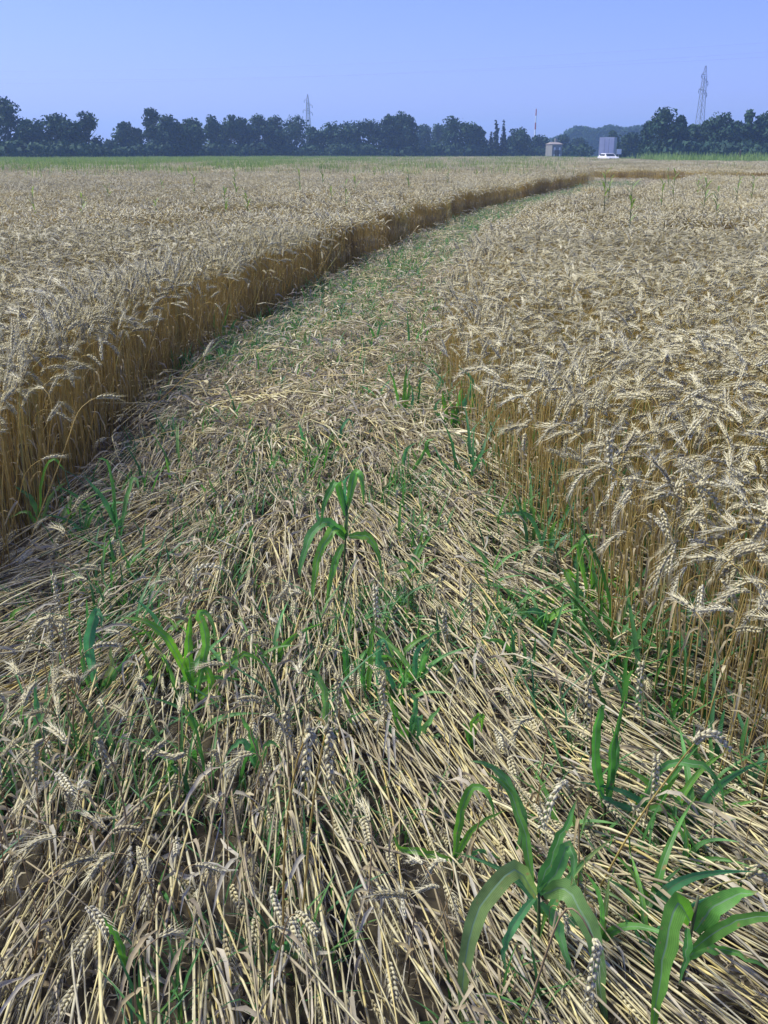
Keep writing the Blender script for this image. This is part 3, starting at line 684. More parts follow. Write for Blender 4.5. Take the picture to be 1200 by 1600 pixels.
W = [
 ((845,1490),[([(838,1400),(800,1360,-.04),(745,1430,-.10),(724,1530,-.15),(720,1640,-.2)],.040),([(848,1398),(885,1390,-.03),(922,1455,-.09),(938,1540,-.13),(948,1640,-.18)],.042),
   ([(842,1396),(870,1360,.0),(888,1322,.0),(897,1345,-.02),(892,1385,-.03)],.030),([(842,1390),(868,1325,.03),(904,1245,.08)],.026),([(832,1380),(818,1300,.03),(795,1235,.06),(758,1203,.06)],.020),
   ([(836,1402),(805,1440,-.04),(786,1485,-.07),(790,1520,-.1)],.020),([(845,1410),(868,1440,-.02),(885,1500,-.08),(898,1560,-.1)],.022)],'broad leaved green weed with long arching blade, largest plant at the strip bottom',[(842,1440),(842,1396)]),
 ((1062,1545),[([(1078,1440),(1058,1413,-.02),(1038,1490,-.08),(1026,1560,-.12),(1018,1650,-.15)],.044),([(1086,1455),(1112,1420,.0),(1150,1400,.0),(1186,1393,-.02)],.042),([(1080,1485),(1130,1448,-.02),(1190,1430,-.04),(1260,1415,-.05)],.030),
   ([(1074,1450),(1072,1490,-.05),(1060,1540,-.08)],.02),([(1072,1500),(1100,1480),(1150,1490),(1210,1520,-.05)],.022)],'broad leaved green weed on a purple stem, its folded blade hanging straight down',[(1075,1480),(1091,1400)]),
 ((708,1360),[([(710,1340),(718,1280),(736,1234),(762,1240,-.02),(774,1290,-.03)],.022),([(706,1344),(665,1332),(628,1326),(612,1300)],.020),([(712,1340),(742,1292),(792,1264)],.015),([(712,1350),(745,1330),(790,1345)],.014)],'slim green weed with bent over tip on bright straw',[(709,1335)]),
 ((808,1350),[([(806,1340),(818,1285),(795,1225),(760,1194),(732,1188)],.022)],'single long green blade arching back over bright straw',None),
 ((945,1280),[([(943,1260),(930,1185),(938,1112),(948,1104)],.028),([(950,1260),(958,1170),(978,1085)],.022),([(948,1240),(965,1180),(955,1130)],.016)],'tight upright green weed among purple brown wheat stems',[(946,1250)]),
 ((1000,1285),[([(995,1270),(1035,1200),(1090,1194,-.02),(1126,1230,-.03),(1134,1290,-.05)],.022),([(996,1265),(960,1255),(925,1230)],.016)],'green weed with one long blade arching like a bow in front of the wheat face',None),
 ((985,1262),[([(985,1262),(1030,1325,-.1),(1078,1412,-.2)],.026),([(1000,1245),(1045,1310,-.08),(1095,1375,-.18)],.022),([(1035,1275),(1065,1262,-.02),(1085,1310,-.06),(1128,1392,-.1)],.032),([(1020,1280),(1060,1290,-.03),(1110,1340,-.06)],.018)],'green weed with several blades lying flat down the straw',None),
 ((530,950),[([(541,838),(524,826,-.02),(502,858,-.06),(490,905,-.08),(488,945,-.1)],.040),([(540,842),(512,815,-.02),(484,838,-.05),(472,880,-.08),(470,910,-.08)],.036),([(545,838),(572,838),(588,858,-.02),(598,898,-.04)],.032),
   ([(541,800),(556,740,.02),(564,748),(569,795,-.02)],.030),([(540,805),(526,752),(508,785,-.03),(500,825,-.04)],.028),([(541,840),(542,805),(546,776)],.016),([(536,850),(520,890,-.02),(508,955,-.04)],.030),([(540,790),(538,755),(550,738)],.015),([(502,830),(497,805),(492,790)],.012)],
   'tall green weed with drooping blue green blades, alone in the middle of the strip',[(538,880),(541,790)]),
 ((188,840),[([(190,825),(200,775),(210,748),(219,768,-.03)],.030),([(184,825),(160,778),(128,742)],.024),([(186,830),(168,868,-.04),(148,905,-.06)],.024),([(180,822),(178,770),(168,722),(150,716)],.020),([(190,828),(176,800),(180,776)],.018)],'green weed with stubby upright blades on the straw by the brown wall foot',None),
 ((66,828),[([(64,815),(48,778),(20,758)],.026),([(62,815),(68,745),(84,718),(102,735)],.024),([(66,815),(82,772),(106,752)],.020),([(60,820),(40,800),(10,812)],.02)],'green weed growing out of the dark foot of the brown wheat wall',None),
 ((152,1085),[([(150,1075),(140,1010),(148,962),(156,958,-.02),(163,985,-.03)],.034),([(158,1080),(176,1040),(170,1000)],.026),([(156,1080),(180,1052),(206,1015)],.022),([(142,1080),(130,1030),(124,965)],.020),([(160,1085),(172,1060),(182,1065)],.02)],'dense green clump with a square folded tip beside the pale tangled ears',None),
 ((305,1100),[([(300,1085),(294,1010),(299,955)],.030),([(308,1085),(322,1005),(312,958),(330,966,-.02),(340,1015,-.04)],.028),([(300,1070),(262,1000,-.02),(222,970,-.03),(186,965,-.04)],.028),([(308,1095),(330,1070),(318,1040),(306,1060)],.026),([(306,1098),(345,1100),(335,1062)],.022),([(303,1095),(288,1050),(284,1020)],.018),([(340,1050),(385,1022),(420,1045)],.016)],'bright green clump with one blade arching far out to the side',[(304,1080)]),
 ((62,1165),[([(61,1158),(58,1105),(56,1052)],.024)],'single upright dark green blade in the brown tangle',None),
 ((402,1215),[([(402,1210),(398,1160),(374,1112)],.024),([(402,1205),(380,1158),(348,1186)],.020),([(404,1210),(420,1160),(440,1170)],.014)],'green weed with crossing blades behind the dark hollow in the straw',None),
 ((578,1090),[([(576,1080),(580,1015),(586,958)],.022),([(590,1075),(590,1015),(600,1002),(616,1035,-.02)],.020),([(570,1080),(566,1050),(574,1010)],.015)],'pair of narrow upright green blades in the middle of the strip',None),
 ((544,1068),[([(543,1062),(540,1020),(540,1013)],.024)],'short blunt green blade just left of a narrow upright pair',None),
 ((655,1075),[([(650,1065),(652,1020),(684,984)],.020),([(656,1065),(664,1025),(670,1012)],.018),([(650,1070),(690,1060),(715,1020)],.018)],'green weed with a forked pair of blades in front of the lone short ear',None),
 ((640,1165),[([(640,1160),(620,1120),(605,1075)],.024),([(640,1160),(655,1120),(648,1205,-.08)],.026),([(640,1160),(612,1140),(600,1125)],.020),([(645,1160),(670,1130),(690,1100)],.022),([(640,1150),(650,1100),(640,1080)],.018),([(645,1165),(690,1150),(700,1165)],.018)],'low bushy green patch of short leaves in the middle of the strip',None),
 ((508,1145),[([(507,1140),(508,1085),(490,1050),(475,1055)],.022)],'single green blade bent over beside a pale hanging ear',None),
 ((930,945),[([(926,940),(924,885),(905,850),(875,880,-.06)],.022),([(920,930),(905,850),(945,838),(975,846)],.020),([(935,940),(948,885),(965,848)],.022),([(922,945),(890,905),(870,880)],.018),([(932,935),(936,900),(928,870)],.020)],'bright green weed rooted at the dark foot of the near standing wheat',None),
 ((905,945),[([(900,905),(885,893,-.04),(898,925,-.08),(908,945,-.1)],.024)],'short curled blue green blade lying off the foot of the wheat',None),
 ((850,868),[([(855,865),(862,835),(868,822)],.020),([(850,862),(830,810),(800,802),(772,806)],.020)],'green weed with a flat bent blade at the corner of the wheat face',None),
 ((708,672),[([(704,668),(738,602),(714,570)],.034),([(700,668),(694,628),(690,612)],.028),([(712,668),(716,630),(722,605)],.032),([(708,670),(735,640),(740,610)],.028),([(702,668),(680,640),(690,620)],.026),([(706,668),(708,640),(700,625)],.03)],'bright green clump at the corner where the near wheat begins',None),
 ((633,655),[([(632,650),(633,605),(636,568)],.030),([(630,650),(640,610),(638,590)],.024),([(626,650),(616,600),(604,566)],.022),([(636,652),(645,625),(642,600)],.02)],'upright bright green clump of blades in the upper part of the strip',None),
 ((650,552),[([(640,548),(638,512),(637,488)],.022),([(656,550),(658,520),(662,494)],.028),([(660,550),(668,520),(660,500)],.022),([(650,552),(652,530),(655,515)],.03)],'tuft of upright green blades far along the strip beside the pale wheat',None),
 ((590,538),[([(588,535),(580,515),(572,505)],.024),([(590,535),(592,515),(600,498)],.024),([(594,536),(604,520),(606,505)],.02)],'small green tuft far along the strip in trampled straw',None),
 ((348,530),[([(340,526),(335,495),(340,470)],.03),([(350,528),(352,500),(360,470)],.03),([(356,526),(365,505),(372,498)],.024),([(344,528),(340,510),(330,505)],.026),([(352,528),(348,510),(350,495)],.03)],'green clump growing inside the brown wheat wall',None),
 ((634,745),[([(628,740),(634,705),(652,690)],.022),([(672,715),(666,692),(684,684)],.022),([(640,742),(660,712),(672,690)],.018)],'small green weed with two bent tips before the corner clump',None),
 ((536,698),[([(532,694),(534,670),(546,655),(553,672)],.022)],'small bent green blade in the upper strip',None),
 ((476,705),[([(474,700),(470,672),(465,655)],.020),([(476,702),(478,690),(474,682)],.014)],'tiny upright green shoot in trampled straw',None),
 ((836,985),[([(860,975,0),(838,955,.0),(822,960,.0),(800,985)],.024),([(838,985),(870,955),(905,940)],.022),([(836,985),(850,960),(862,985,-.05)],.02)],'blue green weed sprawling on slanting straw',None),
 ((805,1030),[([(806,1025),(780,1002),(756,1000)],.020),([(806,1028),(830,1040),(842,1020)],.02),([(806,1028),(800,1000),(812,985)],.018)],'low sprawling weed between slanting straws',None),
 ((740,1175),[([(736,1170),(742,1128),(754,1118),(752,1150)],.022),([(738,1172),(728,1140),(722,1130)],.018)],'small hooked green blade above shiny straw',None),
 ((195,1520),[([(200,1510,0),(185,1470),(160,1430)],.018),([(196,1515),(205,1490),(212,1480)],.014)],'thin green blade near the bottom edge in dark straw',None),
 ((448,1500),[([(446,1495),(450,1470),(456,1450)],.016),([(448,1498),(470,1490),(490,1500)],.014),([(446,1498),(430,1480),(425,1465)],.014)],'tiny green seedling in the dark hollow at the strip bottom',None),
 ((395,860),[([(394,855),(392,830),(397,818)],.018)],'tiny green blade beside the tall drooping plant',None),
 ((30,985),[([(28,980),(20,960),(38,948)],.022),([(30,982),(45,965),(60,958)],.02),([(26,982),(10,970),(0,975)],.02)],'dull green weed at the dark edge by the pale tangle',None),
 ((1100,1290),[([(1090,1290),(1130,1262),(1200,1248)],.016),([(1095,1292),(1110,1262),(1140,1285)],.014),([(1090,1295),(1070,1285),(1050,1300)],.014)],'feathery low green weed on slanting straw by the dark corner',None),
 ((560,560),[([(480,545),(476,525),(482,512)],.022)],'single green blade beside the brown wall, far along the strip',None),
 ((620,430),[([(612,425),(606,405),(614,395)],.03),([(624,428),(634,415),(640,418)],.03),([(620,428),(622,412),(628,402)],.03)],'green tuft at the foot of the brown wall where the strip narrows',None),
]
random.seed(3)
for w in W: weed(*w[:3], stem=w[3])

# small shoots, a few kinds copied about the strip
rnd = random.Random(45); SH = []
for i in range(6):
    lv = []
    for q in range(rnd.choice([2, 3, 3, 4])):
        a = rnd.uniform(0, 6.28); d = Vector((math.cos(a), math.sin(a), 0)); L = rnd.uniform(.13, .26); k = rnd.uniform(.25, 1.2); w = rnd.uniform(.013, .024)
        P = [d*L*(k*.75*t*t+.1*t)+Vector((0, 0, .02+L*(1.1*t-.55*k*t*t))) for t in np.linspace(0, 1, 11)]
        m_ = MB(); m_.ribbon(P, [w*(min(1, .5+u*2.6) if u < .2 else (1-((u-.2)/.8)**1.6)*.98+.02) for u in np.linspace(0, 1, 11)], up=Vector((rnd.uniform(-.4, .4), rnd.uniform(-1, -.2), .7)).normalized(), fold=.3, mi=0, rib=1, twist=rnd.uniform(-.9, .9))
        lv.append(m_.mesh('leaf', [M['leaf'], M['midrib']], True))
    SH.append(lv)
sh_first = {}
ZONES = [(720,960,110,60,13,'small green shoot on slanting straw before the near wheat'),(290,1090,110,60,12,'small green shoot in the trampled brown straw around the bright green clump'),(620,1110,70,50,8,'small green shoot by the low bushy green patch'),
         (1020,1330,110,60,9,'small green shoot under the lying blades by the dark corner'),(560,680,120,60,9,'small green shoot in the upper trampled strip'),(120,840,70,40,6,'small green shoot at the foot of the brown wall'),(930,1010,70,40,6,'small green shoot at the foot of the near standing wheat'),
         (640,470,60,50,8,'small green shoot far along the strip'),(560,430,60,16,7,'small green shoot under the brown wall far along the strip'),(1000,1480,130,60,7,'small green shoot between the two broad leaved plants')]
for zx, zy, sx, sy, cnt_, lab in ZONES:
    for q in range(cnt_):
        p = G(zx+rnd.gauss(0, sx*.6), zy+rnd.gauss(0, sy*.6)); p.z = 0
        i = rnd.randrange(6); gr = lab.replace('small green shoot', 'small green shoots'); s_ = rnd.uniform(.7, 1.25); rz = rnd.gauss(0, .5)
        if i not in sh_first:
            t = thing('grass_shoot', lab, 'grass weed', p, rz, gr); sh_first[i] = t
            for me in SH[i]: child('leaf', me, t)
        else: t = dup(sh_first[i], p, rz, s_, lab, gr)
        t.scale = (s_, s_, s_); t.rotation_euler = (rnd.gauss(0, .15), rnd.gauss(0, .15), rz)

# small grass blades under the straw and a greener line at the wall foot
def tuft(rnd, n=7, h=.12, w=.006, spread=.05):
    mb = MB()
    for i in range(n):
        a = rnd.uniform(0, 6.28); d = Vector((math.cos(a), math.sin(a), 0)); o = Vector((rnd.gauss(0, spread), rnd.gauss(0, spread), 0)); L = h*rnd.uniform(.6, 1.4); k = rnd.uniform(.2, 1.1)
        P = [o + d*L*k*t*t + Vector((0, 0, L*(t - .45*k*t*t))) for t in (0, .3, .6, .85, 1)]
        mb.ribbon(P, [w*.7, w, w*.85, w*.5, w*.08], fold=.3, mi=0)
    return mb.mesh('grass_tuft', [M['grass']], True)
rnd = random.Random(31)
tufts = proto_collection('tuft', [tuft(rnd, 6, .13, .006) for i in range(5)] + [tuft(rnd, 9, .22, .011, .06) for i in range(5)])
def undergrowth():
    pos, rot, scl, idx = [], [], [], []
    def add(X, Y, i0, s0, s1):
        k = len(X); pos.append(np.stack([X, Y, np.zeros(k)], 1)); s = RNG.uniform(s0, s1, k); scl.append(np.stack([s, s, s], 1))
        rot.append(np.stack([RNG.normal(0, .12, k), RNG.normal(0, .12, k), RNG.uniform(0, 6.28, k)], 1)); idx.append(RNG.integers(i0, i0+5, k))
    X, Y = scatter(.9, 9, 85, .48); k = strip_mask(X, Y) & (lowfreq(X, Y, .8, 40) > -.05); add(X[k], Y[k], 0, .7, 1.5)
    X, Y = scatter(1, 30, 40, .45); D = edge_dist(left_edge, X, Y)
    k = strip_mask(X, Y) & (D < .35+.012*Y) & (lowfreq(X, Y, 1.5, 41) > -.25); add(X[k], Y[k], 0, .8, 1.6)
    X, Y = scatter(7, 58, 55, .42); D = edge_dist(left_edge, X, Y)
    k = strip_mask(X, Y) & (D < .7+.04*Y) & (lowfreq(X, Y, 3., 42) > -.7); add(X[k], Y[k], 5, .6, 1.25)
    X, Y = scatter(2.2, 40, 14, .42); k = strip_mask(X, Y) & (lowfreq(X, Y, 1.4, 43) > .15); add(X[k], Y[k], 5, .7, 1.35)
    X, Y = scatter(8, 45, 26, .42); k = strip_mask(X, Y) & (lowfreq(X, Y, 2.2, 44) > -.1); add(X[k], Y[k], 5, .55, 1.2)
    X, Y = scatter(1.5, 9, 22, .48); k = inside(right_poly, X, Y); add(X[k], Y[k], 5, .8, 1.7)
    o = scatter_object('grass', np.concatenate(pos), np.concatenate(rot), np.concatenate(scl), np.concatenate(idx), tufts)
    tag(o, 'fine green grass growing up through the straw and along the wheat foot', 'grass', kind='stuff')
undergrowth()

# green weed stalks standing above the wheat, far out in the field
def tall_weed_mesh(rnd):
    mb = MB(); h = rnd.uniform(.95, 1.2); lean = rnd.gauss(0, .06); S = [Vector((lean*t*t, 0, h*t)) for t in (0, .3, .6, .85, 1)]; mb.tube(S, [.006, .006, .005, .004, .003], 5)
    lf = MB()
    for i in range(6):
        p = S[2].lerp(S[4], i/6); a = rnd.uniform(0, 6.28); d = Vector((math.cos(a), math.sin(a), 0)); L = rnd.uniform(.18, .35)
        P = [p+d*L*.45*t+Vector((0, 0, L*(.95*t-.5*t*t))) for t in (0, .3, .6, .85, 1)]; lf.ribbon(P, [.012, .026, .024, .014, .002], fold=.3, mi=0)
    return mb, lf
rnd = random.Random(12); TW = []
for i in range(4):
    a, c = tall_weed_mesh(rnd); TW.append((a.mesh('stem', [M['weedstem']], True), c.mesh('leaf', [M['farweed']], True)))
tw_first = {}
TWP = [(370,300),(352,318),(245,322),(253,292),(305,296),(390,322),(368,272),(128,325),(55,322),(170,305),(555,293),(470,298),(640,292),(540,312),(520,305),(505,285),(1045,285),(1052,300),(1090,292),(1100,318),(950,305),(945,318),(1175,300),(1150,305),(1035,310),(700,282),(585,270),(745,270),(1120,325),(985,345)]
for x, y in TWP:
    p = G(x, y+6, .72); p.z = 0; i = rnd.randrange(4); s = rnd.uniform(.9, 1.15)*(1 if y < 320 else .92)
    lab = 'thin green weed stalk sticking up above the ripe wheat'; gr = 'green weed stalks above the wheat'
    if i not in tw_first:
        t = thing('weed_stalk', lab, 'weed', p, rnd.uniform(0, 6), gr); tw_first[i] = t
        for nm, me in zip(('stem', 'leaf'), TW[i]): child(nm, me, t)
    else: t = dup(tw_first[i], p, rnd.uniform(0, 6), s, lab, gr)
    t.scale = (s*1.1, s*1.1, s)
# green weedy haze of grasses in the far part of the field
def far_tuft(rnd):
    mb = MB()
    for i in range(16):
        a = rnd.uniform(0, 6.28); o = Vector((rnd.gauss(0, .45), rnd.gauss(0, .45), 0)); d = Vector((math.cos(a), math.sin(a), 0)); h = rnd.uniform(.78, 1.12)
        P = [o+Vector((0, 0, .4)), o+d*.06+Vector((0, 0, h*.85)), o+d*.14+Vector((0, 0, h))]; mb.ribbon(P, [.02, .022, .004], fold=.2)
    return mb.mesh('far_tuft', [M['farweed']], False)
ft = proto_collection('far_tuft', [far_tuft(rnd) for i in range(4)])
X, Y = scatter(38, 225, 1.7, .45); k = inside(left_poly, X, Y); X, Y = X[k], Y[k]
px, py, _ = project(np.stack([X, Y, np.full(len(X), .72)], 1))
w = np.clip((90-0)/90*(.85*np.exp(-((py-250)/13)**2)*np.clip(1.2-px/560, .0, 1.0) + .16*np.exp(-((py-258)/13)**2)*(px < 900)), 0, 1)*(.8+.6*lowfreq(X, Y, 14, 50)) + .06*(lowfreq(X, Y, 9, 51) > .5)*(py < 290)
k = RNG.uniform(0, 1, len(X)) < w; X, Y = X[k], Y[k]; n = len(X)
o = scatter_object('grass', np.stack([X, Y, np.zeros(n)], 1), np.stack([np.zeros(n), np.zeros(n), RNG.uniform(0, 6.28, n)], 1), np.ones((n, 3))*RNG.uniform(.85, 1.1, (n, 1)), RNG.integers(0, 4, n), ft)
tag(o, 'green grass weeds overtopping the wheat along the far end of the field', 'grass', kind='stuff')
# rough grass bank past the far right edge of the field
def bank_tuft(rnd):
    mb = MB()
    for i in range(22):
        a = rnd.uniform(0, 6.28); o = Vector((rnd.gauss(0, .6), rnd.gauss(0, .6), 0)); d = Vector((math.cos(a), math.sin(a), 0)); h = rnd.uniform(.5, 1.15)
        P = [o, o+d*.1+Vector((0, 0, h*.7)), o+d*.3+Vector((0, 0, h))]; mb.ribbon(P, [.05, .06, .01], fold=.2)
    return mb.mesh('bank_tuft', [M['farweed']], False)
bt = proto_collection('bank_tuft', [bank_tuft(rnd) for i in range(4)])
X = RNG.uniform(-90, 110, 9000); Y = RNG.uniform(100, 250, 9000); k = ~inside(left_poly, X, Y) & (np.abs(X) < .46*Y)
px, py, _ = project(np.stack([X, Y, np.zeros(len(X))], 1)); on_road = edge_dist([Vector((x, y, 0)) for x, y in rc], X, Y) < 3.8
k &= ~on_road; X, Y, px = X[k], Y[k], px[k]; n = len(X); hs = np.where(px > 1000, 1.45, .8)
o = scatter_object('grass', np.stack([X, Y, np.zeros(n)], 1), np.stack([np.zeros(n), np.zeros(n), RNG.uniform(0, 6.28, n)], 1), np.stack([np.ones(n), np.ones(n), hs*RNG.uniform(.6, 1.2, n)], 1), RNG.integers(0, 4, n), bt)
tag(o, 'rough green grass verge beyond the end of the wheat field', 'grass', kind='stuff')

# ================================================================== TREES
def crown_mesh(rnd, h, hw, z0, conifer=False, gap=0.0, n=1500, leaf=.62):
    mb = MB(); L = []
    if conifer:
        for i in range(9):
            u = i/8; L.append((rnd.gauss(0, .06)*hw, rnd.gauss(0, .06)*hw, z0+(h-z0)*(.05+.90*u), hw*(1.0-.86*u), (h-z0)*.09))
    else:
        k = 9
        for i in range(k):
            u = (i+.5)/k; prof = math.sin(math.pi*min(1, .30+.60*u))**.6
            for q in range(3 if u < .75 else 2):
                a = rnd.uniform(0, 6.28); r = hw*prof*rnd.uniform(.2, .72)
                rr = hw*rnd.uniform(.38, .62)*(.8 if u > .75 else 1)
                z = z0+(h-z0)*u*.95
                L.append((r*math.cos(a), r*math.sin(a), min(z, h-rr*.8), rr, rr*rnd.uniform(.6, .9)))
        # a leading top
        L.append((rnd.gauss(0, .12)*hw, 0, h-hw*.42, hw*.44, hw*.42)); L.append((rnd.gauss(0, .1)*hw, 0, h-hw*.8, hw*.6, hw*.5))
    tot = sum(l[3]**2 for l in L)
    for (cx, cy, cz, r, rz) in L:
        if gap and rnd.random() < gap: continue
        m = max(10, int(n*r*r/tot))
        for i in range(m):
            d = Vector((rnd.gauss(0, 1), rnd.gauss(0, 1), rnd.gauss(0, 1))).normalized(); q = rnd.uniform(.15, 1.12)**.5
            p = Vector((cx+d.x*r*q, cy+d.y*r*q, cz+d.z*rz*q)); s = leaf*rnd.uniform(.5, 1.25)*(1.35 if q < .6 else 1)
            a = Vector((rnd.gauss(0, 1), rnd.gauss(0, 1), rnd.gauss(0, 1))).normalized(); c = a.cross(d+Vector((.01, .3, .1))).normalized()
            mb.quad(p-a*s*.5, p+c*s*.32, p+a*s*.5, p-c*s*.32)
    return mb
def tree(cx, top, hw_px, Y, label, conifer=False, z0=.8, gap=0, n=1500, group='trees behind the wheat field'):
    T = V(cx, top, Y); dep = Y*math.cos(PITCH); hw = hw_px*(1.18 if not conifer else 1.0)*dep/FPX; h = T.z; rd = random.Random(int(cx*7+top*13+hw_px))
    t = thing('conifer_tree' if conifer else 'broadleaf_tree', label, 'tree', (T.x, Y, 0), rd.uniform(0, .5), group)
    m = MB(); bend = rd.gauss(0, .3); P = [Vector((bend*u*u, 0, h*.86*u - .1*(u == 0))) for u in (0, .15, .35, .6, .85, 1)]; r0 = .035*h
    m.tube(P, [r0, r0*.7, r0*.55, r0*.4, r0*.22, r0*.08], 7)
    for i in range(6):
        u = .25+.1*i; a = rd.uniform(0, 6.28); p = Vector((bend*u*u, 0, h*.86*u)); d = Vector((math.cos(a), math.sin(a), .8))
        m.tube([p, p+d*hw*.3, p+d*hw*.62+Vector((0, 0, .2))], [r0*.28, r0*.17, r0*.06], 5)
    m.build('trunk', M['bark'], t, True)
    c = crown_mesh(rd, h, hw, z0, conifer, gap, n); c.build('crown', M['conifer'] if conifer else M['crown'], t)
    return t
TREES = [
 # cx, top, half width, distance, label, conifer, z0, gap
 (8,150,26,166,'tall loose crowned tree at the start of the wood, rising over its neighbours',0,.8,.1),(-32,160,34,172,'broad dark tree cut off by the picture edge beside the tall loose crowned tree',0,.8,0),
 (45,184,26,164,'rounded dark tree beside the tall loose crowned tree',0,.5,0),(84,174,30,165,'broad dark domed tree second from the ragged tree before the gap',0,.5,0),(110,186,20,163,'low dark tree between the domed tree and the ragged tree',0,.5,0),
 (133,171,19,166,'ragged tree with sky showing through, just before the gap in the tree line',0,.6,.25),(150,222,10,166,'low shrubby tree under the ragged tree at the gap',0,.2,0),
 (172,218,14,196,'low pale shrubby tree standing in the gap of the tree line',0,.2,0),(196,189,20,190,'pointed dark tree standing alone in the gap of the tree line',0,.5,0),(213,200,10,192,'narrow dark tree beside the pointed tree in the gap',0,.4,0),
 (236,167,18,186,'dark tree with a high pointed top right after the gap',0,.5,0),(257,177,27,184,'wide dark tree right of the high pointed top',0,.4,0),(279,190,18,186,'lower dark tree filling in after the wide dark tree',0,.4,0),
 (303,184,19,186,'rounded dark tree left of the pair of open topped trees',0,.4,0),(329,178,16,200,'first of two open topped trees with sky showing between them',0,.6,.15),(358,178,17,202,'second of two open topped trees, greyer at its top',0,.6,.15),
 (342,200,22,206,'low tree behind the two open topped trees',0,.4,0),(380,182,18,204,'dark tree right of the open topped pair',0,.4,0),(404,177,24,206,'tall broad dark tree left of the far pylon',0,.4,0),(428,180,20,208,'dark tree with even top next to the tall broad one',0,.4,0),
 (462,178,30,222,'paler domed tree directly under the far pylon',0,.4,0),(490,198,15,212,'low dark tree at the dip right of the far pylon',0,.4,0),(520,190,26,214,'wide dark tree after the dip beside the far pylon',0,.4,0),(548,188,22,216,'dark tree in the middle of the long wood',0,.4,0),
 (578,184,24,216,'dark round tree left of the tallest mid trees',0,.4,0),(605,178,15,216,'dark tree with a small knob at its top',0,.4,0),(626,174,20,218,'tallest dark tree in the middle of the wood',0,.4,0),(642,180,11,216,'dark tree ending the tall mid group before the hazy gap',0,.4,0),
 (664,194,16,262,'hazier tree set back behind the line',0,.4,0),(688,192,18,266,'second hazier tree set back behind the line',0,.4,0),(712,180,24,222,'broad dark tree rising after the hazy gap',0,.4,0),(735,190,16,222,'dark tree leaning against the broad one after the hazy gap',0,.4,0),(750,197,11,222,'smaller dark tree ending the long wood',0,.4,0),
 (776,187,9,224,'dark spire shaped conifer, first of two side by side',1,.3,0),(788,188,9,224,'dark spire shaped conifer, second of two side by side',1,.3,0),(768,206,8,226,'small conifer at the foot of the twin spires',1,.3,0),
 (815,199,18,228,'rounded tree between twin spires and the thin mast',0,.4,0),(843,210,16,245,'low tree below the thin red and white mast',0,.4,0),(800,212,14,240,'low tree just past the twin spires',0,.4,0),(880,210,14,260,'low tree beside the pale farm building',0,.4,0),
 (905,214,16,270,'low hazy tree left of the truck',0,.4,0),(984,205,20,205,'dark rounded tree right of the truck',0,.4,0),(958,203,9,230,'narrow tree top showing over the truck',0,.4,0),
 (1013,188,12,172,'slim tree on the flank of the big round tree',0,.4,0),(1040,167,26,170,'big round topped tree left of the near pylon',0,.3,0),(1062,180,17,172,'dark tree on the right flank of the big round tree',0,.3,0),
 (1085,194,16,178,'lower dark tree left of the pylon foot',0,.3,0),(1104,188,12,180,'tree standing at the pylon foot',0,.3,0),(1130,175,26,172,'wide round tree right of the near pylon',0,.3,0),(1152,188,18,174,'dark tree beyond the wide round one',0,.3,0),
 (1172,171,9,172,'narrow tree with a knob like top near the picture edge',0,.4,0),(1192,178,16,174,'dark tree near the picture edge beside the knobbed one',0,.3,0),(1214,163,22,172,'tall tree cut off by the picture edge',0,.3,0),
]
for (cx, top, hw, Y, lab, con, z0, gap) in TREES: tree(cx, top, hw, Y, lab, bool(con), z0, gap, n=2600 if not con else 900)
# hedge line under the trees
def hedge_bush(rnd, n=200):
    mb = MB()
    for i in range(n):
        d = Vector((rnd.gauss(0, 1), rnd.gauss(0, 1), rnd.gauss(0, 1))).normalized(); q = rnd.uniform(.3, 1)**.5; p = Vector((d.x*1.7*q, d.y*1.2*q, .9+d.z*.95*q)); s = rnd.uniform(.25, .6)
        a = Vector((rnd.gauss(0, 1), rnd.gauss(0, 1), rnd.gauss(0, 1))).normalized(); c = a.cross(d).normalized(); mb.quad(p-a*s*.5, p+c*s*.35, p+a*s*.5, p-c*s*.35)
    return mb.mesh('hedge_bush', [M['crown']])
rnd = random.Random(9); hb = proto_collection('bush', [hedge_bush(rnd) for i in range(4)]); P_ = []
for x in range(-60, 1290, 6):
    if 915 < x < 1000: continue
    Y = np.interp(x, [0, 150, 230, 450, 700, 870, 1010, 1200], [160, 162, 182, 208, 218, 238, 168, 166]); p = V(x, 238, Y+rnd.uniform(-2, 2)); P_.append((p.x, p.y, -.05))
n = len(P_); o = scatter_object('undergrowth', P_, np.stack([np.zeros(n), np.zeros(n), RNG.uniform(0, 6.28, n)], 1), np.ones((n, 3))*RNG.uniform(.8, 2.0, (n, 1)), RNG.integers(0, 4, n), hb)
tag(o, 'dark shrubby undergrowth along the foot of the tree line', 'undergrowth', kind='stuff')
# far wood with an even top
tp = proto_collection('far_tree', [crown_mesh(rnd, 15.5, 3.6, .6, n=420, leaf=1.3).mesh('far_tree', [M['crown']]) for i in range(4)]); P_, S_ = [], []
for row in range(4):
    for x in range(862, 1330, 7):
        Y = 440+row*9; top = 194+2*math.sin(x*.13)+(max(0, 895-x)*.55)+(abs(x-1100)*.02); p = V(x+rnd.uniform(-2, 2), top, Y); s = p.z/15.5; P_.append((p.x, Y+rnd.uniform(-3, 3), 0)); S_.append((.95, .95, s*rnd.uniform(.95, 1.02)))
n = len(P_); o = scatter_object('forest', P_, np.stack([np.zeros(n), np.zeros(n), RNG.uniform(0, 6.28, n)], 1), S_, RNG.integers(0, 4, n), tp)
tag(o, 'far off bluish wood with an even flat top behind the road', 'forest', kind='stuff')

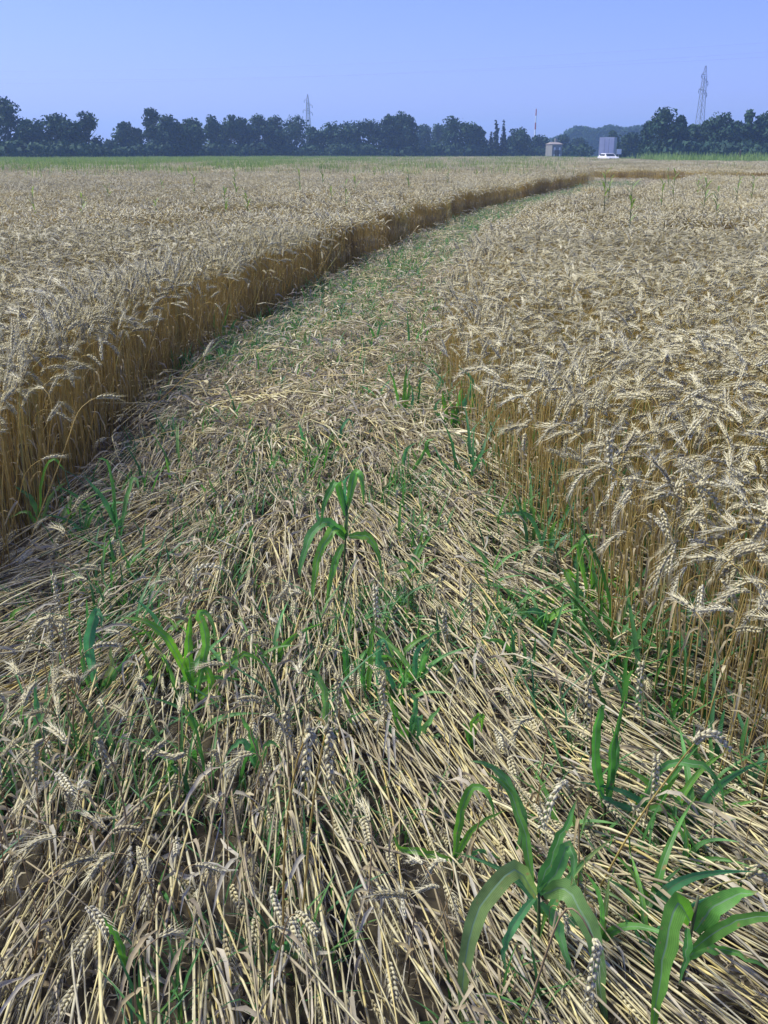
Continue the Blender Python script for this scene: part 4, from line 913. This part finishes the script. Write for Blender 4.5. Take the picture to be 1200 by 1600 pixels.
# ================================================================== PYLONS, MAST, WIRES
def strut(mb, a, b, r): mb.tube([a, b], r, 4)
def pylon(cx, top, Y, label, rz=0.0, base=2.6, arm=3.4):
    T = V(cx, top, Y); h = T.z; t = thing('lattice_pylon', label, 'pylon', (T.x, Y, 0), rz, 'lattice pylons of the power line')
    wid = lambda z: max(.10, base*(1-z/h)**.9*.62 + .32*(1 if z < h*.88 else (h-z)/(h*.12)))
    br = MB(); zs = [h*u for u in np.linspace(0, .88, 13)] + [h]
    for sx in (-1, 1):
        for sy in (-1, 1):
            m = MB(); m.tube([(sx*wid(z), sy*wid(z), z-.1) for z in zs], .11, 4); m.build('leg', M['steel'], t)
    for i in range(len(zs)-2):
        a, c = wid(zs[i]), wid(zs[i+1])
        for sx, sy, ex, ey in ((-1,-1,1,-1),(1,-1,1,1),(1,1,-1,1),(-1,1,-1,-1)):
            strut(br, (sx*a, sy*a, zs[i]), (ex*c, ey*c, zs[i+1]), .05); strut(br, (ex*a, ey*a, zs[i]), (sx*c, sy*c, zs[i+1]), .05); strut(br, (sx*c, sy*c, zs[i+1]), (ex*c, ey*c, zs[i+1]), .04)
    br.build('bracing', M['steel'], t)
    for k, (u, L, sd) in enumerate(((.90, arm*.8, -1), (.82, arm, 1), (.74, arm*1.1, -1), (.70, arm, 1))):
        m = MB(); z = h*u; w = wid(z)
        for sy in (-1, 1): strut(m, (0, sy*w, z), (sd*L, 0, z+.1), .07); strut(m, (0, sy*w, z+1.0), (sd*L, 0, z+.15), .05)
        ca = m.build('crossarm', M['steel'], t); i_ = MB(); i_.tube([(sd*L, 0, z+.05), (sd*L, 0, z-.5), (sd*L, 0, z-1.1)], [.05, .12, .05], 6); i_.build('insulator', M['glass'], ca)
    return t
pylon(1103, 102, 330, 'near lattice pylon rising over the trees at the wood end', .5, base=1.5, arm=1.7)
pylon(480.5, 147, 460, 'far lattice pylon rising behind a paler domed tree', .3, base=1.7, arm=2.0)
T = V(838, 170, 420); t = thing('radio_mast', 'thin red and white banded mast above low trees', 'mast', (T.x, 420, 0))
for i in range(7):
    m = MB(); z0, z1 = T.z*i/7, T.z*(i+1)/7; m.tube([(0, 0, z0), (0, 0, z1)], [.42-.03*i, .40-.03*i], 8); m.build('mast_band', M['rust_paint'] if i % 2 == 0 else M['white_paint'], t)
# power line crossing the sky high over the wood, carried by a line of pylons that stand outside the frame
def wire(a, c, sag, label):
    m = MB(); P = [Vector(a).lerp(Vector(c), u)-Vector((0, 0, sag*4*u*(1-u))) for u in np.linspace(0, 1, 40)]; m.tube(P, .014, 4, cap=True); tag(m.build('power_line', M['wire']), label, 'power line', 'power lines across the sky')
for (yl, ym, yr, lab) in ((110, 104, 52, 'topmost thin power line crossing the sky'), (130, 122, 66, 'lowest thin power line crossing the sky, just over the far pylon'), (122, 114, 76, 'middle thin power line crossing the sky')):
    a, c = V(-180, yl, 330), V(1420, yr, 205); wire(a, c, 2.4, lab)

# ================================================================== TRUCK, CARS, BUILDINGS
def wheel(t, x, y, r, w=.28):
    m = MB(); m.tube([(x-w/2, y, r), (x+w/2, y, r)], r, 14); o = m.build('wheel', M['dark'], t); m = MB(); m.tube([(x-w/2-.01, y, r), (x+w/2+.01, y, r)], r*.5, 10); m.build('rim', M['grey_paint'], o)
def truck():
    P = V(947, 238, 171); t = thing('box_truck', 'white box truck with tall square cargo body on the road past the field', 'truck', (P.x, 171, .02), R(-16))
    W_ = 2.5; m = MB(); m.box((0, 3.4, 2.55), (W_, 6.6, 2.9)); m.build('cargo_box', M['grey_paint'], t)
    m = MB(); m.box((0, .082, 2.55), (W_-.2, .03, 2.7)); d = m.build('rear_door', M['white_paint'], t)
    for s in (-.35, .35):
        q = MB(); q.tube([(s, .05, 1.3), (s, .05, 3.8)], .025, 6); q.build('locking_bar', M['steel'], d)
    m = MB(); m.box((0, 3.4, .95), (W_-.5, 6.4, .25)); m.build('chassis', M['dark'], t)
    m = MB(); m.box((0, 7.8, 1.75), (2.3, 1.9, 2.3)); c = m.build('cab', M['white_paint'], t)
    m = MB(); m.box((0, 8.77, 2.25), (2.0, .04, .9)); m.build('windscreen', M['glass'], c)
    for s in (-1, 1):
        q = MB(); q.box((s*1.17, 7.9, 2.2), (.04, 1.0, .7)); q.build('side_window', M['glass'], c)
        for y in (1.3, 2.4, 7.6): wheel(t, s*1.05, y, .5)
        q = MB(); q.box((s*.95, .05, .98), (.25, .06, .14)); q.build('tail_light', M['rust_paint'], t)
truck()
def car(px, Y, label, rz):
    P = V(px, 238, Y); t = thing('parked_car', label, 'car', (P.x, Y, .02), rz); m = MB()
    prof = [(-2.0,.45),(-2.05,.75),(-1.9,.95),(-1.0,1.02),(-.35,1.46),(1.1,1.48),(1.75,1.05),(2.05,.98),(2.08,.5)]; n = len(prof); w = .86
    for s in (-1, 1):
        for y, z in prof: m.v.append(Vector((s*(w if z < 1.1 else w*.82), y, z)))
    m.f.append(tuple(range(n))); m.m.append(0); m.f.append(tuple(reversed(range(n, 2*n)))); m.m.append(0)
    for i in range(n): j = (i+1) % n; m.f.append((i, i+n, j+n, j)); m.m.append(0)
    b = m.build('body', M['white_paint'], t)
    q = MB(); q.quad((-.72, -.97, 1.075), (.72, -.97, 1.075), (.62, -.42, 1.44), (-.62, -.42, 1.44)); q.build('windscreen', M['glass'], b)
    for s in (-1, 1):
        q = MB(); q.box((s*.80, .4, 1.22), (.06, 1.7, .32)); q.build('side_window', M['glass'], b)
        q = MB(); q.box((s*.6, -2.0, .78), (.3, .12, .16)); q.build('headlight', M['white_paint'], b)
        for y in (-1.3, 1.3): wheel(t, s*.8, y, .32, .2)
    return t
car(951, 157, 'white car on the road in front of the box truck', R(12))
P = V(967, 238, 160); t = thing('road_sign', 'small pale road sign beside the white car', 'sign', (P.x, 160, 0)); m = MB(); m.tube([(0, 0, 0), (0, 0, 2.0)], .04, 6); m.build('post', M['steel'], t); m = MB(); m.box((0, -.06, 1.75), (.75, .03, .75)); m.build('panel', M['white_paint'], t)
P = V(1157, 238, 128); t = thing('field_post', 'thin dark post in the green verge under the trees', 'post', (P.x, 128, 0)); m = MB(); m.tube([(0, 0, -.1), (0, 0, 1.9)], .09, 6); m.build('pole', M['bark'], t); m = MB(); m.tube([(0, 0, 1.9), (0, 0, 1.96)], .12, 6); m.build('cap', M['steel'], t)
def house(px, top, Y, wdt, dpt, wall_h, label, wall, rz=0):
    T = V(px, top, Y); t = thing('farm_building', label, 'building', (T.x, Y, 0), rz); rh = T.z
    m = MB(); m.box((0, 0, wall_h/2), (wdt, dpt, wall_h)); wl_ = m.build('wall', wall, t)
    for s in (-.25, .25):
        for z in (.3, .72):
            q = MB(); q.box((s*wdt, -dpt/2-.02, wall_h*z), (wdt*.14, .08, wall_h*.18)); f = q.build('window', M['white_paint'], wl_)
    q = MB(); q.box((0, -dpt/2-.03, 1.05), (1.0, .08, 2.1)); q.build('door', M['bark'], wl_)
    m = MB(); e = .12; w2, d2 = wdt/2+e, dpt/2+e
    m.v += [Vector(p) for p in ((-w2,-d2,wall_h),(w2,-d2,wall_h),(w2,d2,wall_h),(-w2,d2,wall_h),(-w2*.75,0,rh),(w2*.75,0,rh))]
    for f in ((0,1,5,4),(2,3,4,5),(1,2,5),(3,0,4),(3,2,1,0)): m.f.append(f); m.m.append(0)
    r = m.build('roof', M['roof'], t); q = MB(); q.box((wdt*.2, .2, rh+.1), (.5, .5, 1.3)); q.build('chimney', wall, r)
    return t
house(866, 222, 225, 2.3, 4, 3.3, 'small pale narrow farm building among low trees left of the truck', M['render_wall'], .2)
house(1171, 222, 176, 3.2, 4, 2.3, 'low house with red roof half hidden in the trees', M['render_wall'], .1)

# ================================================================== HAZE
m = MB(); m.box((0, 200, 24), (3000, 3300, 50+2)); hz = m.build('haze', [])
hm = bpy.data.materials.new('haze'); hm.use_nodes = True; hn = hm.node_tree.nodes; hn.clear()
pv = hn.new('ShaderNodeVolumePrincipled'); pv.inputs['Color'].default_value = (0.42, 0.66, 1.0, 1); pv.inputs['Density'].default_value = 0.0007
pv.inputs['Anisotropy'].default_value = 0.2
ho = hn.new('ShaderNodeOutputMaterial'); hm.node_tree.links.new(pv.outputs[0], ho.inputs['Volume'])
hz.data.materials.append(hm); tag(hz, kind='stuff'); hz['label'] = 'thin bluish summer haze over the field and trees'
